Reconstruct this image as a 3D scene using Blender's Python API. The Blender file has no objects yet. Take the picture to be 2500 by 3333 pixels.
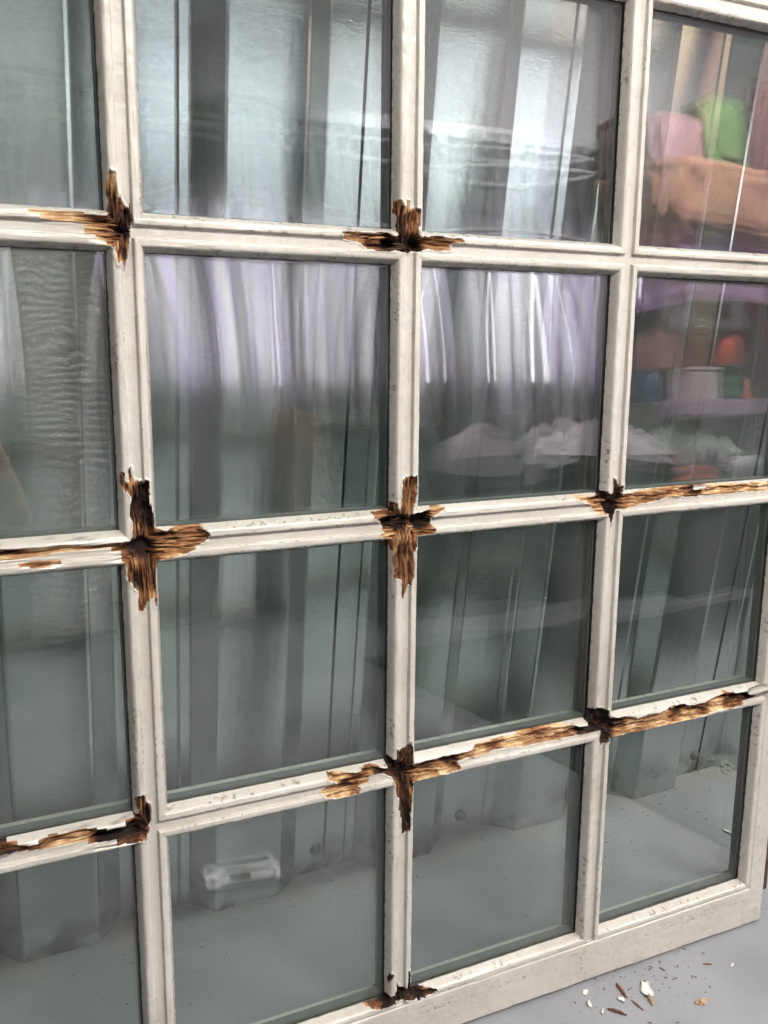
import bpy, bmesh, math, random
import numpy as np
from mathutils import Vector, Matrix, Euler

random.seed(7)
S = bpy.context.scene
COL = S.collection

# ------------------------------------------------------------------ camera
CAM_Z = 0.9232
cam = bpy.data.cameras.new('camera'); cam_o = bpy.data.objects.new('camera', cam); COL.objects.link(cam_o)
_r = Vector((0.90008259, -0.43080473, 0.065258)); _d = Vector((-0.07264915, -0.29605572, -0.95240386)); _f = Vector((0.42962009, 0.8525012, -0.2977722))
cam_o.matrix_world = Matrix(((_r.x, -_d.x, -_f.x, 0), (_r.y, -_d.y, -_f.y, 0), (_r.z, -_d.z, -_f.z, CAM_Z), (0, 0, 0, 1)))
cam.sensor_fit = 'VERTICAL'; cam.sensor_height = 36.0; cam.lens = 31.541; cam.clip_start = 0.01; cam.clip_end = 100
S.camera = cam_o

# ------------------------------------------------------------------ world and lamps
W = bpy.data.worlds.new('World'); S.world = W; W.use_nodes = True
W.node_tree.nodes['Background'].inputs[0].default_value = (0.84, 0.86, 0.84, 1)
W.node_tree.nodes['Background'].inputs[1].default_value = 0.12

def area(name, loc, target, sx, sy, power, col):
    L = bpy.data.lights.new(name, 'AREA'); L.shape = 'RECTANGLE'; L.size = sx; L.size_y = sy; L.energy = power; L.color = col
    o = bpy.data.objects.new(name, L); COL.objects.link(o); o.location = loc
    o.rotation_euler = (Vector(target) - Vector(loc)).to_track_quat('-Z', 'Y').to_euler()
    return o
area('ceiling_or_fill_lamp', (0.55, -0.72, 2.28), (0.60, 0.25, 0.4), 1.5, 0.16, 77, (1.0, 0.97, 0.93))
area('ceiling_or_fill_lamp', (1.70, 0.60, 2.65), (1.55, 0.66, 0), 1.5, 0.22, 38, (1.0, 0.98, 0.94))
area('ceiling_or_fill_lamp', (2.95, -0.70, 2.70), (3.0, -1.5, 1.0), 1.2, 0.16, 125, (1.0, 0.95, 0.95))  # added fill lamp that brightens the mirrored shelf goods, no known fixture
area('window_daylight', (1.6, -2.27, 1.33), (1.6, 0, 1.33), 3.1, 0.56, 850, (0.95, 0.95, 1.0))

V = S.view_settings
V.view_transform = 'Standard'; V.look = 'None'; V.exposure = 0.0; V.gamma = 1.0; V.use_curve_mapping = False
S.cycles.use_denoising = True
S.cycles.max_bounces = 12; S.cycles.diffuse_bounces = 3; S.cycles.glossy_bounces = 5
S.cycles.transmission_bounces = 6; S.cycles.transparent_max_bounces = 24
S.cycles.caustics_reflective = False; S.cycles.caustics_refractive = False
S.cycles.sample_clamp_indirect = 6.0

# ------------------------------------------------------------------ helpers
def tag(o, label=None, cat=None, group=None, kind=None):
    if label: o['label'] = label
    if cat: o['category'] = cat
    if group: o['group'] = group
    if kind: o['kind'] = kind
    return o
def empty(name, loc=(0, 0, 0), rot=(0, 0, 0)):
    o = bpy.data.objects.new(name, None); COL.objects.link(o); o.location = loc; o.rotation_euler = rot; o.empty_display_size = .05
    return o
def mesh_obj(name, verts, faces, mat=None, parent=None, smooth=True, attrs=None):
    me = bpy.data.meshes.new(name)
    me.from_pydata([tuple(v) for v in verts], [], [tuple(f) for f in faces]); me.update()
    if smooth: me.shade_smooth()
    if attrs:
        for k, arr in attrs.items():
            a = np.asarray(arr, dtype=np.float32)
            if a.ndim == 1:
                at = me.attributes.new(k, 'FLOAT', 'POINT'); at.data.foreach_set('value', a)
            else:
                at = me.attributes.new(k, 'FLOAT_VECTOR', 'POINT'); at.data.foreach_set('vector', a.ravel())
    o = bpy.data.objects.new(name, me); COL.objects.link(o)
    if mat: me.materials.append(mat)
    if parent: o.parent = parent
    return o
class MB:
    def __init__(s): s.v = []; s.f = []
    def add(s, v, f):
        b = len(s.v); s.v += [tuple(p) for p in v]; s.f += [tuple(i + b for i in q) for q in f]; return s
    def box(s, x0, x1, y0, y1, z0, z1, M=None):
        v = [(x0, y0, z0), (x1, y0, z0), (x1, y1, z0), (x0, y1, z0), (x0, y0, z1), (x1, y0, z1), (x1, y1, z1), (x0, y1, z1)]
        if M is not None: v = [tuple(M @ Vector(p)) for p in v]
        return s.add(v, [(0, 3, 2, 1), (4, 5, 6, 7), (0, 1, 5, 4), (1, 2, 6, 5), (2, 3, 7, 6), (3, 0, 4, 7)])
    def tube(s, pts, r, n=10, cap=True):
        pts = [Vector(p) for p in pts]; rs = r if isinstance(r, (list, tuple)) else [r] * len(pts)
        rings = []; up = Vector((0, 0, 1))
        for i, p in enumerate(pts):
            t = (pts[min(i + 1, len(pts) - 1)] - pts[max(i - 1, 0)]).normalized()
            a = t.cross(up if abs(t.z) < .95 else Vector((1, 0, 0))).normalized(); b = t.cross(a)
            rings.append([p + rs[i] * (math.cos(2 * math.pi * k / n) * a + math.sin(2 * math.pi * k / n) * b) for k in range(n)])
        v = [q for R_ in rings for q in R_]; f = []
        for i in range(len(pts) - 1):
            for k in range(n):
                f.append((i * n + k, i * n + (k + 1) % n, (i + 1) * n + (k + 1) % n, (i + 1) * n + k))
        if cap: f.append(tuple(range(n))[::-1]); f.append(tuple((len(pts) - 1) * n + k for k in range(n)))
        return s.add(v, f)
    def lathe(s, prof, c=(0, 0, 0), n=24):
        v = []; f = []
        for r, z in prof:
            v += [(c[0] + r * math.cos(2 * math.pi * k / n), c[1] + r * math.sin(2 * math.pi * k / n), c[2] + z) for k in range(n)]
        for i in range(len(prof) - 1):
            for k in range(n): f.append((i * n + k, i * n + (k + 1) % n, (i + 1) * n + (k + 1) % n, (i + 1) * n + k))
        f.append(tuple(range(n))[::-1]); f.append(tuple((len(prof) - 1) * n + k for k in range(n)))
        return s.add(v, f)
    def build(s, name, mat, parent=None, smooth=False, bevel=0):
        o = mesh_obj(name, s.v, s.f, mat, parent, smooth)
        if bevel:
            m = o.modifiers.new('bevel', 'BEVEL'); m.width = bevel; m.segments = 2; m.limit_method = 'ANGLE'
        return o

def h2(ix, iy, seed):
    n = (ix.astype(np.int64) * 374761393 + iy.astype(np.int64) * 668265263 + seed * 982451653) & 0x7fffffff
    n = ((n ^ (n >> 13)) * 1274126177) & 0x7fffffff
    n = n ^ (n >> 16)
    return (n & 0xffffff) / float(0xffffff)
def vnoise(x, y, seed=0):
    x = np.asarray(x, float); y = np.asarray(y, float)
    ix = np.floor(x); iy = np.floor(y); fx = x - ix; fy = y - iy
    fx = fx * fx * (3 - 2 * fx); fy = fy * fy * (3 - 2 * fy)
    a = h2(ix, iy, seed); b = h2(ix + 1, iy, seed); c = h2(ix, iy + 1, seed); d = h2(ix + 1, iy + 1, seed)
    return (a * (1 - fx) + b * fx) * (1 - fy) + (c * (1 - fx) + d * fx) * fy
def fbm(x, y, seed=0, o=3):
    s = 0; a = .5; t = 0
    for k in range(o):
        s = s + a * vnoise(x * 2 ** k, y * 2 ** k, seed + k * 17); t += a; a *= .5
    return s / t

# ------------------------------------------------------------------ materials
def mat(name):
    m = bpy.data.materials.new(name); m.use_nodes = True
    nt = m.node_tree; return m, nt, nt.nodes, nt.links, nt.nodes['Principled BSDF']
def plain(name, col, rough=.5, metal=0.0, bump=0, bscale=60, var=.08, spec=.5, trans=0.0):
    m, nt, N, L, P = mat(name)
    P.inputs['Roughness'].default_value = rough; P.inputs['Metallic'].default_value = metal
    P.inputs['Specular IOR Level'].default_value = spec
    tc = N.new('ShaderNodeTexCoord'); nz = N.new('ShaderNodeTexNoise'); nz.inputs['Scale'].default_value = bscale; nz.inputs['Detail'].default_value = 5
    L.new(tc.outputs['Object'], nz.inputs['Vector'])
    mx = N.new('ShaderNodeMix'); mx.data_type = 'RGBA'
    mx.inputs[6].default_value = tuple(c * (1 - var) for c in col) + (1,); mx.inputs[7].default_value = tuple(min(1, c * (1 + var)) for c in col) + (1,)
    L.new(nz.outputs['Fac'], mx.inputs[0]); L.new(mx.outputs[2], P.inputs['Base Color'])
    if bump:
        b = N.new('ShaderNodeBump'); b.inputs['Strength'].default_value = bump; b.inputs['Distance'].default_value = .002
        L.new(nz.outputs['Fac'], b.inputs['Height']); L.new(b.outputs[0], P.inputs['Normal'])
    if trans:
        P.inputs['Transmission Weight'].default_value = trans
    return m

def math_node(N, L, op, a, b=None):
    n = N.new('ShaderNodeMath'); n.operation = op
    for i, q in enumerate((a, b)):
        if q is None: continue
        if isinstance(q, (int, float)): n.inputs[i].default_value = q
        else: L.new(q, n.inputs[i])
    return n.outputs[0]
def ramp(N, L, fac, stops):
    r = N.new('ShaderNodeValToRGB'); e = r.color_ramp.elements
    while len(e) < len(stops): e.new(.5)
    for el, (p, c) in zip(e, stops): el.position = p; el.color = tuple(c) + (1,) if len(c) == 3 else c
    L.new(fac, r.inputs[0]); return r.outputs[0]

def make_paint():
    m, nt, N, L, P = mat('cream_gloss_paint')
    tc = N.new('ShaderNodeTexCoord')
    def noise(scale, det=4, stretch=None):
        nz = N.new('ShaderNodeTexNoise'); nz.inputs['Scale'].default_value = scale; nz.inputs['Detail'].default_value = det
        if stretch:
            mp = N.new('ShaderNodeMapping'); mp.inputs['Scale'].default_value = stretch; L.new(tc.outputs['Object'], mp.inputs[0]); L.new(mp.outputs[0], nz.inputs['Vector'])
        else: L.new(tc.outputs['Object'], nz.inputs['Vector'])
        return nz.outputs['Fac']
    big = noise(9, 6)
    c1 = ramp(N, L, big, [(.3, (.40, .37, .315)), (.55, (.475, .448, .395)), (.8, (.515, .49, .44))])
    speck = noise(330, 3)
    sp = ramp(N, L, speck, [(.23, (1, 1, 1)), (.26, (0, 0, 0))])
    mx = N.new('ShaderNodeMix'); mx.data_type = 'RGBA'; mx.inputs[7].default_value = (.34, .30, .24, 1)
    L.new(math_node(N, L, 'MULTIPLY', sp, .5), mx.inputs[0]); L.new(c1, mx.inputs[6])
    # yellowed grime
    gr = ramp(N, L, noise(26, 8), [(.55, (0, 0, 0)), (.78, (1, 1, 1))])
    mx2 = N.new('ShaderNodeMix'); mx2.data_type = 'RGBA'; mx2.inputs[7].default_value = (.46, .40, .31, 1)
    L.new(math_node(N, L, 'MULTIPLY', gr, .45), mx2.inputs[0]); L.new(mx.outputs[2], mx2.inputs[6])
    # hairline dark joints and worn rims from the mesh attribute
    at = N.new('ShaderNodeAttribute'); at.attribute_name = 'wear'
    mx3 = N.new('ShaderNodeMix'); mx3.data_type = 'RGBA'; mx3.inputs[7].default_value = (.05, .04, .03, 1)
    L.new(at.outputs['Fac'], mx3.inputs[0]); L.new(mx2.outputs[2], mx3.inputs[6])
    L.new(mx3.outputs[2], P.inputs['Base Color'])
    rg = ramp(N, L, noise(60, 4), [(.3, (.22,) * 3), (.75, (.42,) * 3)])
    L.new(rg, P.inputs['Roughness']); P.inputs['Coat Weight'].default_value = .4; P.inputs['Coat Roughness'].default_value = .12
    # brush drag, runs and pimples
    at2 = N.new('ShaderNodeAttribute'); at2.attribute_name = 'grain'
    mp = N.new('ShaderNodeMapping'); mp.inputs['Scale'].default_value = (35, 900, 1); L.new(at2.outputs['Vector'], mp.inputs[0])
    br = N.new('ShaderNodeTexNoise'); br.inputs['Scale'].default_value = 1; br.inputs['Detail'].default_value = 3; L.new(mp.outputs[0], br.inputs['Vector'])
    h = math_node(N, L, 'ADD', math_node(N, L, 'MULTIPLY', br.outputs['Fac'], .55), math_node(N, L, 'MULTIPLY', noise(150, 3), .6))
    pim = ramp(N, L, noise(260, 1), [(.69, (0, 0, 0)), (.75, (1, 1, 1))])
    h = math_node(N, L, 'ADD', h, math_node(N, L, 'MULTIPLY', pim, .3))
    b = N.new('ShaderNodeBump'); b.inputs['Strength'].default_value = .55; b.inputs['Distance'].default_value = .0009
    L.new(h, b.inputs['Height']); L.new(b.outputs[0], P.inputs['Normal'])
    return m

def make_rot():
    m, nt, N, L, P = mat('rotten_timber')
    at = N.new('ShaderNodeAttribute'); at.attribute_name = 'grain'
    tn = N.new('ShaderNodeAttribute'); tn.attribute_name = 'tone'
    def fib(sx, sy, det):
        mp = N.new('ShaderNodeMapping'); mp.inputs['Scale'].default_value = (sx, sy, 1); L.new(at.outputs['Vector'], mp.inputs[0])
        nz = N.new('ShaderNodeTexNoise'); nz.inputs['Scale'].default_value = 1; nz.inputs['Detail'].default_value = det; nz.inputs['Roughness'].default_value = .6
        nz.inputs['Distortion'].default_value = .25
        L.new(mp.outputs[0], nz.inputs['Vector']); return nz.outputs['Fac']
    f1 = fib(70, 700, 4); f2 = fib(220, 2200, 3)
    mixf = math_node(N, L, 'ADD', math_node(N, L, 'MULTIPLY', f1, .75), math_node(N, L, 'MULTIPLY', f2, .35))
    t = math_node(N, L, 'ADD', tn.outputs['Fac'], math_node(N, L, 'MULTIPLY', math_node(N, L, 'SUBTRACT', mixf, .56), 1.45))
    c = ramp(N, L, t, [(0.02, (.010, .006, .004)), (.18, (.040, .017, .008)), (.40, (.15, .058, .021)), (.62, (.28, .145, .064)), (.82, (.45, .28, .135)), (1.0, (.62, .46, .27))])
    L.new(c, P.inputs['Base Color']); P.inputs['Roughness'].default_value = .85; P.inputs['Specular IOR Level'].default_value = .25
    b = N.new('ShaderNodeBump'); b.inputs['Strength'].default_value = .9; b.inputs['Distance'].default_value = .0016
    L.new(mixf, b.inputs['Height']); L.new(b.outputs[0], P.inputs['Normal'])
    return m

def make_glass(name, r0, tint, gloss):
    m, nt, N, L, P = mat(name); N.remove(P)
    out = N['Material Output']
    g = N.new('ShaderNodeNewGeometry')
    dp = N.new('ShaderNodeVectorMath'); dp.operation = 'DOT_PRODUCT'; L.new(g.outputs['Normal'], dp.inputs[0]); L.new(g.outputs['Incoming'], dp.inputs[1])
    c = math_node(N, L, 'ABSOLUTE', dp.outputs['Value'])
    p5 = math_node(N, L, 'POWER', math_node(N, L, 'SUBTRACT', 1.0, c), 5.0)
    F = math_node(N, L, 'ADD', math_node(N, L, 'MULTIPLY', p5, 1 - r0), r0)
    tr = N.new('ShaderNodeBsdfTransparent'); tr.inputs[0].default_value = tint + (1,)
    gl = N.new('ShaderNodeBsdfGlossy'); gl.inputs['Roughness'].default_value = 0.0; gl.inputs['Color'].default_value = gloss + (1,)
    mx = N.new('ShaderNodeMixShader'); L.new(F, mx.inputs[0]); L.new(tr.outputs[0], mx.inputs[1]); L.new(gl.outputs[0], mx.inputs[2])
    # dust and smears
    tc = N.new('ShaderNodeTexCoord'); mp = N.new('ShaderNodeMapping'); mp.inputs['Scale'].default_value = (1, .35, 1); mp.inputs['Rotation'].default_value = (0, 0, .5)
    L.new(tc.outputs['Object'], mp.inputs[0])
    nz = N.new('ShaderNodeTexNoise'); nz.inputs['Scale'].default_value = 11; nz.inputs['Detail'].default_value = 9; L.new(mp.outputs[0], nz.inputs['Vector'])
    n2 = N.new('ShaderNodeTexNoise'); n2.inputs['Scale'].default_value = 420; n2.inputs['Detail'].default_value = 2; L.new(tc.outputs['Object'], n2.inputs['Vector'])
    d = ramp(N, L, nz.outputs['Fac'], [(.45, (.0006,) * 3), (.78, (.016,) * 3)])
    d2 = ramp(N, L, n2.outputs['Fac'], [(.72, (0,) * 3), (.80, (.22,) * 3)])
    df = N.new('ShaderNodeBsdfDiffuse'); df.inputs[0].default_value = (.7, .7, .68, 1)
    m2 = N.new('ShaderNodeMixShader'); L.new(math_node(N, L, 'ADD', d, d2), m2.inputs[0]); L.new(mx.outputs[0], m2.inputs[1]); L.new(df.outputs[0], m2.inputs[2])
    L.new(m2.outputs[0], out.inputs[0])
    return m

def make_galv():
    m, nt, N, L, P = mat('galvanised_steel')
    tc = N.new('ShaderNodeTexCoord')
    vo = N.new('ShaderNodeTexVoronoi'); vo.inputs['Scale'].default_value = 150; L.new(tc.outputs['Object'], vo.inputs['Vector'])
    nz = N.new('ShaderNodeTexNoise'); nz.inputs['Scale'].default_value = 5; nz.inputs['Detail'].default_value = 7; L.new(tc.outputs['Object'], nz.inputs['Vector'])
    mp = N.new('ShaderNodeMapping'); mp.inputs['Scale'].default_value = (1, 1, 2.2); L.new(tc.outputs['Object'], mp.inputs[0])
    fi = N.new('ShaderNodeTexNoise'); fi.inputs['Scale'].default_value = 170; fi.inputs['Detail'].default_value = 4; fi.inputs['Roughness'].default_value = .6; L.new(mp.outputs[0], fi.inputs['Vector'])
    sp = math_node(N, L, 'ADD', math_node(N, L, 'MULTIPLY', fi.outputs['Fac'], .6), math_node(N, L, 'MULTIPLY', nz.outputs['Fac'], .4))
    c = ramp(N, L, sp, [(.25, (.345, .368, .36)), (.5, (.47, .495, .485)), (.75, (.585, .612, .60))])
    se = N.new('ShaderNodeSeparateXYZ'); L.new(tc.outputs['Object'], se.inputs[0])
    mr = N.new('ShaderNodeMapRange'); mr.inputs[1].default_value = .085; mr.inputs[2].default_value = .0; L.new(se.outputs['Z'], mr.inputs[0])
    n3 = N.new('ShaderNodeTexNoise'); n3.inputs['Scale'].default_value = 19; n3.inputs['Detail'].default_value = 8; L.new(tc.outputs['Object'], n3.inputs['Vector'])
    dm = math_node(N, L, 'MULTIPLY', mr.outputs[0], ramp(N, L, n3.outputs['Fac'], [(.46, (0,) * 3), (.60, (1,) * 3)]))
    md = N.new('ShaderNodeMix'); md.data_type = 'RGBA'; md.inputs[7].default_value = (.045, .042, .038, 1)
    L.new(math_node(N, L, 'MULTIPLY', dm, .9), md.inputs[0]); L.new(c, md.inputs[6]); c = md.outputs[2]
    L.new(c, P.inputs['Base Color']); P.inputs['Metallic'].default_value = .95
    rr = ramp(N, L, nz.outputs['Fac'], [(.3, (.13,) * 3), (.7, (.20,) * 3)]); L.new(rr, P.inputs['Roughness'])
    b = N.new('ShaderNodeBump'); b.inputs['Strength'].default_value = .14; b.inputs['Distance'].default_value = .0012
    L.new(fi.outputs['Fac'], b.inputs['Height']); L.new(b.outputs[0], P.inputs['Normal'])
    return m

def make_floor():
    m, nt, N, L, P = mat('grey_floor_paint')
    tc = N.new('ShaderNodeTexCoord')
    def noise(s, d=5, st=None):
        nz = N.new('ShaderNodeTexNoise'); nz.inputs['Scale'].default_value = s; nz.inputs['Detail'].default_value = d
        if st:
            mp = N.new('ShaderNodeMapping'); mp.inputs['Scale'].default_value = st; mp.inputs['Rotation'].default_value = (0, 0, .4); L.new(tc.outputs['Object'], mp.inputs[0]); L.new(mp.outputs[0], nz.inputs['Vector'])
        else: L.new(tc.outputs['Object'], nz.inputs['Vector'])
        return nz.outputs['Fac']
    c = ramp(N, L, noise(4, 8), [(.3, (.175, .178, .19)), (.7, (.27, .274, .29))])
    sc = ramp(N, L, noise(22, 6, (1, .12, 1)), [(.62, (0, 0, 0)), (.74, (1, 1, 1))])
    mx = N.new('ShaderNodeMix'); mx.data_type = 'RGBA'; mx.inputs[7].default_value = (.22, .22, .22, 1)
    L.new(math_node(N, L, 'MULTIPLY', sc, .6), mx.inputs[0]); L.new(c, mx.inputs[6])
    sp = ramp(N, L, noise(230, 2), [(.25, (1, 1, 1)), (.28, (0, 0, 0))])
    m2 = N.new('ShaderNodeMix'); m2.data_type = 'RGBA'; m2.inputs[7].default_value = (.10, .085, .07, 1)
    L.new(math_node(N, L, 'MULTIPLY', sp, .7), m2.inputs[0]); L.new(mx.outputs[2], m2.inputs[6])
    # brown dust washed up along the foot of the steel wall
    se = N.new('ShaderNodeSeparateXYZ'); L.new(tc.outputs['Object'], se.inputs[0])
    band = N.new('ShaderNodeMapRange'); band.inputs[1].default_value = .95; band.inputs[2].default_value = 1.04; L.new(se.outputs['Y'], band.inputs[0])
    du = math_node(N, L, 'MULTIPLY', band.outputs[0], ramp(N, L, noise(14, 6), [(.38, (0, 0, 0)), (.68, (1, 1, 1))]))
    m3 = N.new('ShaderNodeMix'); m3.data_type = 'RGBA'; m3.inputs[7].default_value = (.24, .205, .15, 1)
    L.new(du, m3.inputs[0]); L.new(m2.outputs[2], m3.inputs[6])
    L.new(m3.outputs[2], P.inputs['Base Color'])
    rr = ramp(N, L, noise(9, 5), [(.3, (.38,) * 3), (.7, (.55,) * 3)]); L.new(rr, P.inputs['Roughness'])
    b = N.new('ShaderNodeBump'); b.inputs['Strength'].default_value = .6; b.inputs['Distance'].default_value = .0012
    L.new(noise(120, 6), b.inputs['Height']); L.new(b.outputs[0], P.inputs['Normal'])
    return m

PAINT = make_paint(); ROT = make_rot(); GALV = make_galv(); FLOOR = make_floor()
GLASS = make_glass('outer_window_glass', .043, (.962, .984, .973), (1.0, .94, .98))
GLASS_IN = make_glass('inner_window_glass', .043, (.962, .984, .973), (.98, .96, .97))
BLACK = plain('black_glazing_seal', (.012, .012, .012), .9, bump=.4, bscale=200, spec=.1)
SPACER = plain('spacer_metal', (.11, .12, .112), .5, .2)

# ------------------------------------------------------------------ floor
fm = MB(); fm.box(-4, 7, -4, 1.3, -.1, 0)
tag(fm.build('floor', FLOOR), kind='structure')

# ------------------------------------------------------------------ corrugated steel wall behind the window
def corrugated(x0, x1, ztop, Yf, depth, per, phase, segs, lap=None):
    """segs = front width, right flank, rear width; trapezoid sheet in plan, extruded up."""
    fw, sr, rw = segs; prof = []
    k0 = math.floor((x0 - phase) / per); k = k0
    bend = .003
    while phase + k * per < x1:
        b = phase + k * per
        pts = [(b, 0), (b + fw, 0), (b + fw + sr, depth), (b + fw + sr + rw, depth)]
        prof.append((b + bend, 0)); 
        for a in (.2, .4, .6, .8): prof.append((b + fw * a, 0.0006 * math.sin(a * math.pi)))
        prof += [(b + fw - bend, 0), (b + fw, .0006), (b + fw + .002, .003)]
        prof += [(b + fw + sr - .002, depth - .003), (b + fw + sr, depth - .0006), (b + fw + sr + bend, depth)]
        mid = b + fw + sr + rw * .5
        if lap is not None and (k - lap) % 3 == 0:
            prof += [(mid - .0035, depth), (mid - .003, depth - .0002), (mid - .0012, depth + .006), (mid + .0012, depth + .006), (mid + .002, depth - .0018), (mid + .03, depth - .0014)]
        else: prof.append((mid, depth - .0004))
        # stiffening swage near the right edge of the rear pan
        q = b + fw + sr + rw * .84
        prof += [(q - .003, depth), (q, depth + .0022), (q + .003, depth)]
        prof += [(b + fw + sr + rw - bend, depth), (b + fw + sr + rw, depth - .0006), (b + fw + sr + rw + .002, depth - .003)]
        prof += [(b + per - .002, .003), (b + per, .0006)]
        k += 1
    nz = 40; v = []; f = []
    n = len(prof)
    for j in range(nz + 1):
        z = ztop * j / nz
        for i, (x, y) in enumerate(prof):
            w = .0016 * math.sin(z * 3.1 + x * 2.3) + .0010 * math.sin(z * 7.7 + x * 11)
            v.append((x, Yf + y + w, z))
    for j in range(nz):
        for i in range(n - 1): f.append((j * n + i, j * n + i + 1, (j + 1) * n + i + 1, (j + 1) * n + i))
    return v, f
wall = empty('steel_wall', (0, 1.0076, 0))
tag(wall, 'corrugated galvanised steel wall standing behind the glazed door', 'wall', kind='thing')
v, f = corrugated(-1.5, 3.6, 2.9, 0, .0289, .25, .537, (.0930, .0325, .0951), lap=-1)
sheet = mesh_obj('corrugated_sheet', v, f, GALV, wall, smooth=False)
sm = sheet.modifiers.new('thickness', 'SOLIDIFY'); sm.thickness = .0012; sm.offset = 1
BOLT = plain('bolt_zinc', (.09, .09, .085), .6, .3, bump=.5, bscale=90)
for bx in [0.465 + .25 * k - .5 for k in range(-2, 9)]:
    jx = bx + random.uniform(-.02, .02); jz = .04 + random.uniform(-.008, .008)
    b = MB(); 
    def ring(r0, y0, n=20): return [(jx + r0 * math.cos(6.2832 * a / n), y0, jz + r0 * math.sin(6.2832 * a / n)) for a in range(n)]
    n = 20; vv = []; ff = []
    for r0, y0 in ((.0095, .0285), (.0095, .0274), (.0062, .0270), (.0056, .0248), (.0040, .0246)): vv += ring(r0, y0)
    for a in range(4):
        for k in range(n): ff.append((a * n + k, (a + 1) * n + k, (a + 1) * n + (k + 1) % n, a * n + (k + 1) % n))
    ff.append(tuple(4 * n + k for k in range(n))[::-1])
    b.add(vv, ff); b.build('fixing_bolt', BOLT, wall, True)

# ------------------------------------------------------------------ glazed door leaf
P_ = 275.0
HB, CW = 17.0, 5.4            # half bar width, half channel width (mm)
ZG = -9.0                     # outer glass face
XL = [-289.0, 0.0, 275.0, 550.0, 836.0]
YL = [-581.0, -281.7, 0.0, 281.7, 563.3, 845.0, 1126.7]
XOUT = (-318.0, 861.5); YOUT = (-634.5, 1331.0)
FX0 = -225.0; FY1 = 610.0     # fine region: x > FX0, y < FY1
U_ = Vector((0.99994618, -0.00978022, 0.00346143)); V_ = Vector((0.00219348, -0.12679892, -0.99192602)); N_ = Vector((0.01014016, 0.99188022, -0.12677064))
O_ = Vector((0.1510159, 0.79454237, 0.6296492))
BASE = Vector((270.0, -634.5, 0))    # mm, base point of the leaf in calibrated coordinates
rot = Matrix((( U_.x, -V_.x, -N_.x), (U_.y, -V_.y, -N_.y), (U_.z, -V_.z, -N_.z)))
door = empty('glazed_door')
door.matrix_world = Matrix.Translation(O_ + rot @ (BASE * .001)) @ rot.to_4x4()
tag(door, 'old white painted glazed door with rotten bar joints leaning on the steel wall', 'door', kind='thing')
def D(p): return ((p[0] - BASE.x) * .001, (p[1] - BASE.y) * .001, p[2] * .001)

def axis(lines, lo, hi, fine_lo, fine_hi, step, coarse):
    offs = [0, 1.1, 2.2, 3.2, 4.1, 4.8, 5.2, 5.5, 5.8, 6.2, 6.8, 7.5, 8.2, 8.9, 9.6, 10.3, 11, 11.7, 12.4, 13, 13.5, 14, 14.5, 15, 15.5, 16, 16.5, 16.95]
    co = [0, 5.2, 5.9, 7, 10, 13, 14, 15.5, 16.95]
    out = []
    for l in lines:
        fine = fine_lo <= l <= fine_hi
        for o in (offs if fine else co): out += [l - o, l + o]
    out += [lo, hi]
    for e in (lo, hi):
        s = 1 if e == lo else -1
        out += [e + s * q for q in (.4, .9, 1.6, 2.6)]
    pts = sorted(set(round(q, 3) for q in out if lo <= q <= hi))
    res = [pts[0]]
    for a, b in zip(pts[:-1], pts[1:]):
        st = step if (a >= fine_lo and b <= fine_hi) else coarse
        n = max(1, int(math.ceil((b - a) / st - 1e-6)))
        for i in range(1, n + 1): res.append(a + (b - a) * i / n)
    return np.array(res)
gx = axis(XL, XOUT[0], XOUT[1], FX0, 900, .72, 9.0)
gy = axis(YL, YOUT[0], YOUT[1], -700, FY1, .72, 9.0)
GX, GY = np.meshgrid(gx, gy, indexing='ij')
XLa = np.array(XL); YLa = np.array(YL)
dX = np.abs(GX[..., None] - XLa).min(-1); iX = np.abs(GX[..., None] - XLa).argmin(-1)
dY = np.abs(GY[..., None] - YLa).min(-1); iY = np.abs(GY[..., None] - YLa).argmin(-1)
rail = (GX > XL[-1]) | (GX < XL[0]) | (GY < YL[0]) | (GY > YL[-1])
sdist = np.minimum(dX, dY)
prof_s = np.array([0, 4.7, 5.2, 5.7, 6.2, 8.0, 10.0, 11.4, 12.4, 13.4, 14.6, 15.8, 17.0])
prof_z = np.array([-1.6, -1.6, -1.2, 2.5, 3.1, 3.2, 3.1, 2.8, 2.1, .5, -2.4, -5.8, -9.2])
Z = np.interp(sdist, prof_s, prof_z)
# rails and stiles: flat face flush with the beads, thin groove along the bead
rs = np.full_like(Z, 1e9)
for cond, dist in (((GX > XL[-1] - CW), GX - (XL[-1] - CW)), ((GX < XL[0] + CW), XL[0] + CW - GX), ((GY < YL[0] + CW), YL[0] + CW - GY), ((GY > YL[-1] - CW), GY - (YL[-1] - CW))):
    rs = np.where(cond, np.minimum(rs, 1e9), rs); rs = np.where(cond, np.where(rs > 1e8, dist, np.maximum(rs, dist)), rs)
isr = rs < 1e8
zr = np.interp(np.where(isr, rs, 0), [0, .7, 1.6, 2.6, 4, 60], [2.3, 1.1, .9, 2.3, 2.7, 2.8])
edge = np.minimum.reduce([GX - XOUT[0], XOUT[1] - GX, GY - YOUT[0], YOUT[1] - GY])
zr = zr - np.interp(edge, [0, .5, 1.2, 2.6], [3.2, 1.5, .5, 0])
Z = np.where(isr, zr, Z)
vert_grain = (dX <= dY) & ~((GY < YL[0] + CW) | (GY > YL[-1] - CW))
vert_grain |= (GX > XL[-1] - CW) | (GX < XL[0] + CW)
AL = np.where(vert_grain, GY, GX); AC = np.where(vert_grain, GX, GY)
# hand-planed wobble, thick old paint
Z = Z + (fbm(GX / 55, GY / 55, 3) - .5) * .9 + (fbm(GX / 9, GY / 9, 5, 2) - .5) * .55 + np.clip(vnoise(AL / 22, AC / 2.6, 77) - .62, 0, 1) * 1.5 * (sdist > 6) * (~isr)
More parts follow.
